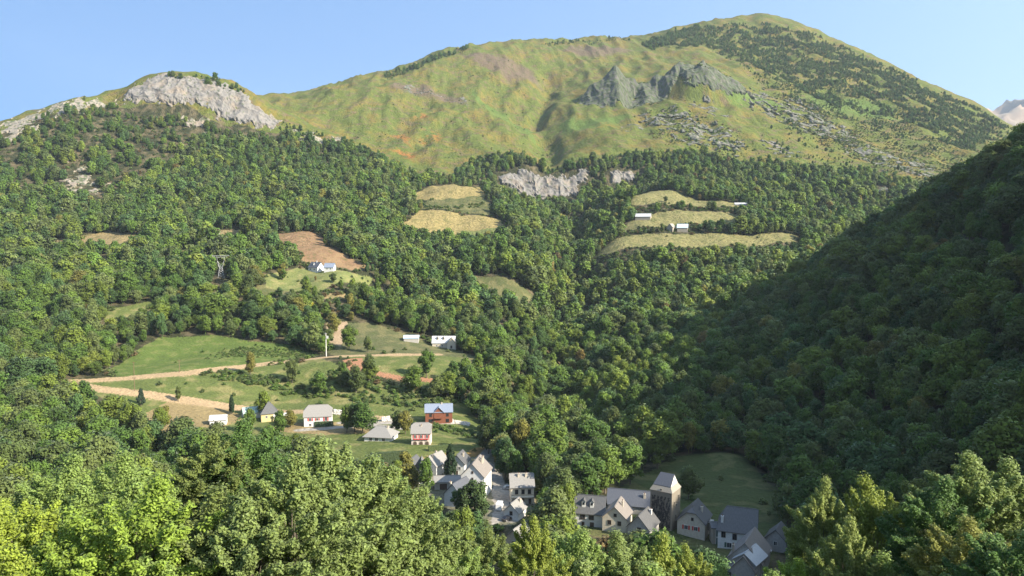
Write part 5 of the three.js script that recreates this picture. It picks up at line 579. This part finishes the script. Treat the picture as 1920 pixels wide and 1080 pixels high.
house('white_annex', 'annex', 'white annex with blue-grey roof next to the white farmhouse', { turn: -6, L: 9, W: 7, eave: 4.2, ridge: 7.6, roof: ROOF.blue, windows: small('f', [[-1.5, 2.2], [1.8, 2.2]]) });
house('stone_house', 'farmhouse', 'pale stone farmhouse with dormers and front gable above the track', { turn: 0, L: 17, W: 7.5, eave: 4, ridge: 8.4, wall: WALL.beige, roof: ROOF.metal, dormers: [[-4.5, 0.45, { wall: WALL.stone }], [0, 0.45, { wall: WALL.stone }]], windows: small('f', [[-5, 1.2], [-1, 1.2]]), extra: (r) => { mesh('wing_wall', bodyGeometry(6, 6.4, 4.2, 7.8, [1, 1]).rotateY(Math.PI / 2).translate(6, 0, 2.8), WALL.cream, r); mesh('wing_roof', roofGeometry(6, 6.4, 4.2, 7.8, [0, 0], [1, 1], 0.4).rotateY(Math.PI / 2).translate(6, 0, 2.8), ROOF.lauze, r); mesh('wing_door', box(1.4, 2.2, 0.1, 6, 1.1, 5.86), doorMat, r); } });
house('blue_shed', 'shed', 'shed with pale blue sheet roof beside the stone farmhouse', { turn: 3, L: 11, W: 7, eave: 3, ridge: 4.6, wall: WALL.grey, roof: ROOF.sky, category: 'shed' });
house('barn_a', 'barn', 'stone barn with bright pale roof on the upper shelf pasture', { turn: -20, L: 20, W: 9, eave: 4, ridge: 8, wall: WALL.stone, roof: ROOF.metal, category: 'barn' });
house('barn_b', 'barn', 'stone barn with pale blue roof on the lower shelf pasture', { turn: -16, L: 13, W: 9, eave: 4.5, ridge: 9, wall: WALL.stone, roof: ROOF.sky, dx: 5, category: 'barn', windows: small('r', [[0, 2]]), extra: (r) => { mesh('stone_wing', bodyGeometry(9, 8, 5, 9.5, [1, 1]).rotateY(1.2).translate(-14, 0, 1), WALL.stone, r); mesh('wing_roof', roofGeometry(9, 8, 5, 9.5, [0, 0], [1, 1], 0.4).rotateY(1.2).translate(-14, 0, 1), ROOF.lauze, r); } });
house('barn_c', 'barn', 'long low barn with pale roof under the wooded edge', { turn: -4, L: 18, W: 7, eave: 3, ridge: 5.2, wall: WALL.stone, roof: ROOF.metal, category: 'barn' });
house('white_shed', 'shed', 'white shed with pale roof beside the narrow fir', { turn: 14, L: 8, W: 6, eave: 2.8, ridge: 4.6, roof: ROOF.metal, category: 'shed' });
house('green_gable', 'shed', 'shed with pale green roof behind the pyramid-roofed house', { turn: 30, L: 9, W: 6, eave: 3, ridge: 5.4, roof: ROOF.green, category: 'shed' });
house('cabin', 'cabin', 'small white cabin among trees below the wooded crag', { turn: 20, L: 9, W: 6, eave: 3, ridge: 5.5, roof: ROOF.pale, category: 'cabin' });
{ const [x, z] = SPOTS.car_port, r = new THREE.Group(); r.name = 'carport'; scene.add(r); r.position.set(x, H(x, z), z); r.rotation.y = 0.1; mesh('roof', box(8, 0.25, 5, 0, 2.8), ROOF.dark, r); for (const [a, b] of [[-3.7, -2.2], [3.7, -2.2], [-3.7, 2.2], [3.7, 2.2]]) mesh('post', box(0.2, 3.6, 0.2, a, 0.9, b), timberMat, r); mesh('back_wall', box(7.4, 2.6, 0.2, 0, 1.4, -2.3), doorMat, r); tag(r, 'open carport with flat dark roof beside the wood', 'carport'); }

// ───────────────────────────── hedges, walls, poles, pylon, vehicles ─────────────────────────────
function bar(a, b, r) { const g = tube(...a, ...b, r, r, 4); g.deleteAttribute('uv'); return g; }
function hedge(key, L, W, h, turn, label, tone) {
  const [x, z] = SPOTS[key], R = rng(Math.round(L * 100)), n = Math.round(L * h * 130), pos = [], nor = [], o = new THREE.Group(); o.name = numbered('hedge'); scene.add(o); o.position.set(x, H(x, z), z); o.rotation.y = THREE.MathUtils.degToRad(turn);
  for (let i = 0; i < n; i++) { const f = R(), u = (R() - 0.5) * L, v = R() * h, w = (R() - 0.5) * W, j = 0.18 * (R() - 0.5), p = f < 0.4 ? [u, v, W / 2 + j, 0, 0.3, 1] : f < 0.55 ? [u, v, -W / 2 + j, 0, 0.3, -1] : f < 0.85 ? [u, h + j, w, 0, 1, 0] : [(L / 2 + j) * (f < 0.92 ? 1 : -1), v, w, f < 0.92 ? 1 : -1, 0.3, 0], s = 0.16 + 0.1 * R(), nn = new THREE.Vector3(p[3] + R() - 0.5, p[4] + R() - 0.5, p[5] + R() - 0.5).normalize(), a = new THREE.Vector3(R() - 0.5, R() - 0.5, R() - 0.5).cross(nn).normalize(), b = V().crossVectors(nn, a); for (const t of [0, 2.1, 4.2]) { pos.push(p[0] + s * (a.x * Math.cos(t) + b.x * Math.sin(t)), p[1] + s * (a.y * Math.cos(t) + b.y * Math.sin(t)), p[2] + s * (a.z * Math.cos(t) + b.z * Math.sin(t))); nor.push(nn.x, nn.y, nn.z); } }
  const g = new THREE.BufferGeometry(); g.setAttribute('position', new THREE.Float32BufferAttribute(pos, 3)); g.setAttribute('normal', new THREE.Float32BufferAttribute(nor, 3));
  mesh('foliage', g, new THREE.MeshStandardMaterial({ color: lin(...tone), roughness: 1, side: THREE.DoubleSide }), o); mesh('stems', mergeGeometries(Array.from({ length: Math.round(L * 2) }, (_, i) => bar([(i + 0.5) * 0.5 - L / 2, -0.3, 0], [(i + 0.5) * 0.5 - L / 2 + 0.1, h * 0.85, 0.1], 0.05))), barkMat, o).userData.kind = 'stuff';
  return tag(o, label, 'hedge');
}
hedge('hedge_a', 16, 2, 4.8, 14, 'tall dark clipped hedge below the pink house', [0.05, 0.075, 0.03]);
hedge('hedge_b', 9, 1.6, 2.6, 14, 'lower clipped hedge beside the tall dark hedge', [0.075, 0.105, 0.035]);
{ const [x, z] = SPOTS.red_shutter_house; SPOTS.hedge_front = [x + 4, z + 1.5]; hedge('hedge_front', 9.5, 1, 2.6, 6, 'clipped hedge screening the front of the red-shuttered house', [0.055, 0.085, 0.035]); }
function boulderWall(key, L, h, turn, label) {
  const [x, z] = SPOTS[key], R = rng(Math.round(L * 10) + 3), o = new THREE.Group(), t = THREE.MathUtils.degToRad(turn), geos = []; o.name = numbered('boulder_wall'); scene.add(o); o.position.set(x, H(x, z), z); o.rotation.y = t;
  for (let row = 0; row < 3; row++) for (let u = -L / 2; u < L / 2; u += 0.95) { const s = 0.5 + 0.3 * R(), g = new THREE.IcosahedronGeometry(s, 1); const p = g.attributes.position; for (let i = 0; i < p.count; i++) { const k = 1 + 0.3 * n3(p.getX(i) * 2 + u * 3, p.getY(i) * 2 + row * 5, p.getZ(i) * 2); p.setXYZ(i, p.getX(i) * k * 1.2, p.getY(i) * k * 0.85, p.getZ(i) * k); } const c = Math.cos(t), sn = Math.sin(t), wx = x + u * c, wz = z - u * sn; g.translate(u + 0.4 * (R() - 0.5), H(wx, wz) - H(x, z) + (row * h) / 3 + 0.3, -row * 0.5 + 0.3 * (R() - 0.5)); g.computeVertexNormals(); g.deleteAttribute('uv'); geos.push(g); }
  const m = mesh('boulders', mergeGeometries(geos), paint(0.46, 0.43, 0.38, 0.95), o); m.userData.kind = 'stuff'; return tag(o, label, 'stone wall');
}
boulderWall('wall_a', 14, 2.4, -6, 'retaining wall of pale boulders between two meadow houses');
boulderWall('wall_b', 16, 2.4, 20, 'retaining wall of pale boulders leading up to the chalet');
boulderWall('wall_c', 12, 1.6, -4, 'short retaining wall of pale boulders beyond the chalet');
const metal = new THREE.MeshStandardMaterial({ color: lin(0.5, 0.5, 0.5), roughness: 0.5, metalness: 0.6 });
{ // lattice pylon
  const [x, z] = SPOTS.pylon, r = new THREE.Group(); r.name = 'lattice_pylon'; scene.add(r); r.position.set(x, H(x, z), z); r.rotation.y = 0.35;
  const legs = (y) => (y < 8 ? lerp(2.6, 1.1, y / 8) : 1.1), g = [];
  const c = [[-1, -1], [1, -1], [1, 1], [-1, 1]];
  for (const [u, v] of c) { const l = mesh('leg', mergeGeometries([bar([u * 2.6, -1, v * 2.6], [u * 1.1, 8, v * 1.1], 0.13), bar([u * 1.1, 8, v * 1.1], [u * 1.1 + u * 1.6, 14, v * 0.7], 0.12), bar([u * 2.7, 14, v * 0.7], [u * 3, 18.5, v * 0.3], 0.1)]), metal, r); l.name = 'leg'; }
  for (let y = 0; y < 8; y += 2) for (let i = 0; i < 4; i++) { const [a, b] = c[i], [p, q] = c[(i + 1) % 4], w0 = legs(y), w1 = legs(y + 2); g.push(bar([a * w0, y, b * w0], [p * w1, y + 2, q * w1], 0.06), bar([p * w0, y, q * w0], [a * w1, y + 2, b * w1], 0.06)); }
  for (const v of [-1, 1]) for (const s of [-1, 1]) g.push(bar([s * 1.1, 8, v * 1.1], [s * 2.3, 11, v * 0.9], 0.06), bar([s * 0.2, 10, v], [s * 2.7, 14, v * 0.7], 0.06), bar([-s * 1.1, 8, v * 1.1], [s * 1.6, 10, v * 0.9], 0.06));
  mesh('bracing', mergeGeometries(g), metal, r);
  mesh('crossarm', mergeGeometries([bar([-7, 18.6, 0], [7, 18.6, 0], 0.12), bar([-7, 18.6, 0], [-3, 17, 0], 0.09), bar([7, 18.6, 0], [3, 17, 0], 0.09), bar([-3, 17, 0], [3, 17, 0], 0.09), ...[-2, -1, 0, 1, 2].map((k) => bar([k, 17, 0], [k + 0.6, 18.6, 0], 0.06))]), metal, r);
  for (const u of [-6.6, 0, 6.6]) mesh('insulator', new THREE.CylinderGeometry(0.12, 0.12, 1.6, 8).translate(u, 17.7, 0), paint(0.2, 0.12, 0.08, 0.4), r);
  tag(r, 'grey steel lattice pylon rising from the trees', 'pylon');
}
for (const [k, h, label] of [['pole_big', 16, 'tall concrete pole with transformer above the bend of the track'], ['pole_a', 8, 'wooden utility pole on the upper side of the track'], ['pole_b', 8, 'wooden utility pole near the fork of the track'], ['pole_c', 8, 'wooden utility pole in the meadow between the two tracks']]) {
  const [x, z] = SPOTS[k], r = new THREE.Group(); r.name = numbered('utility_pole'); scene.add(r); r.position.set(x, H(x, z), z);
  mesh('post', tube(0, -1, 0, 0, h, 0, h * 0.018 + 0.05, h * 0.01 + 0.05, 8), h > 10 ? paint(0.55, 0.53, 0.5) : timberMat, r); mesh('crossarm', box(2.2, 0.16, 0.16, 0, h - 0.5), h > 10 ? metal : timberMat, r);
  for (const u of [-1, 0, 1]) mesh('insulator', new THREE.CylinderGeometry(0.08, 0.1, 0.3, 8).translate(u * 0.95, h - 0.27, 0), glassMat, r);
  if (h > 10) mesh('transformer', mergeGeometries([box(1.2, 1.6, 0.9, 0.9, h - 3), box(1.4, 0.1, 1.1, 0.9, h - 2.15)]), paint(0.5, 0.5, 0.48), r);
  tag(r, label, 'utility pole');
}
function vehicle(key, name, label, turn, color, kind) {
  const [x, z] = SPOTS[key], r = new THREE.Group(); r.name = numbered(name); scene.add(r); r.position.set(x, H(x, z) + 0.05, z); r.rotation.y = THREE.MathUtils.degToRad(turn);
  const s = new THREE.Shape(), P = kind === 'van' ? [[-2.6, 0.35], [2.6, 0.35], [2.65, 1], [2.1, 1.25], [1.5, 2.3], [1.2, 2.5], [-2.55, 2.5]] : [[-2.05, 0.3], [2.05, 0.3], [2.1, 0.75], [1.1, 0.9], [0.5, 1.42], [-1.1, 1.45], [-1.8, 0.95], [-2.1, 0.9]]; s.moveTo(...P[0]); for (const p of P.slice(1)) s.lineTo(...p); s.closePath();
  const w = kind === 'van' ? 1.9 : 1.65; mesh('body', new THREE.ExtrudeGeometry(s, { depth: w, bevelEnabled: true, bevelSize: 0.05, bevelThickness: 0.05, bevelSegments: 2 }).translate(0, 0, -w / 2), new THREE.MeshPhysicalMaterial({ color: lin(...color), roughness: 0.35, clearcoat: 0.8 }), r);
  const q = new THREE.Shape(), G = kind === 'van' ? [[1.0, 1.4], [1.9, 1.4], [1.5, 2.15], [1.0, 2.15]] : [[-1.45, 0.95], [0.85, 0.95], [0.42, 1.34], [-1.05, 1.36]]; q.moveTo(...G[0]); for (const p of G.slice(1)) q.lineTo(...p); q.closePath();
  mesh('side_windows', new THREE.ExtrudeGeometry(q, { depth: w + 0.12, bevelEnabled: false }).translate(0, 0, -w / 2 - 0.06), glassMat, r).name = 'window';
  for (const [a, b] of [[-1.35, -1], [1.35, -1], [-1.35, 1], [1.35, 1]]) { const t = mesh('wheel', new THREE.CylinderGeometry(0.34, 0.34, 0.24, 16).rotateX(Math.PI / 2), paint(0.02, 0.02, 0.02, 0.9), r); t.position.set(a, 0.34, (b * w) / 2); mesh('rim', new THREE.CylinderGeometry(0.2, 0.2, 0.26, 12).rotateX(Math.PI / 2), metal, t); }
  return tag(r, label, kind);
}
vehicle('van', 'white_van', 'white van parked in the middle of the village yard', 80, [0.75, 0.75, 0.74], 'van');
vehicle('car_a', 'parked_car', 'dark car parked under the balcony of the cream house', 20, [0.03, 0.035, 0.045], 'car');
vehicle('car_b', 'parked_car', 'black car parked beside the small white gabled house', 40, [0.02, 0.02, 0.025], 'car');
vehicle('car_c', 'parked_car', 'light grey car parked behind the yard near the wood', 10, [0.4, 0.41, 0.42], 'car');

scene.traverse((o) => { if (o.isMesh) o.castShadow = o.receiveShadow = true; });
renderer.render(scene, camera);
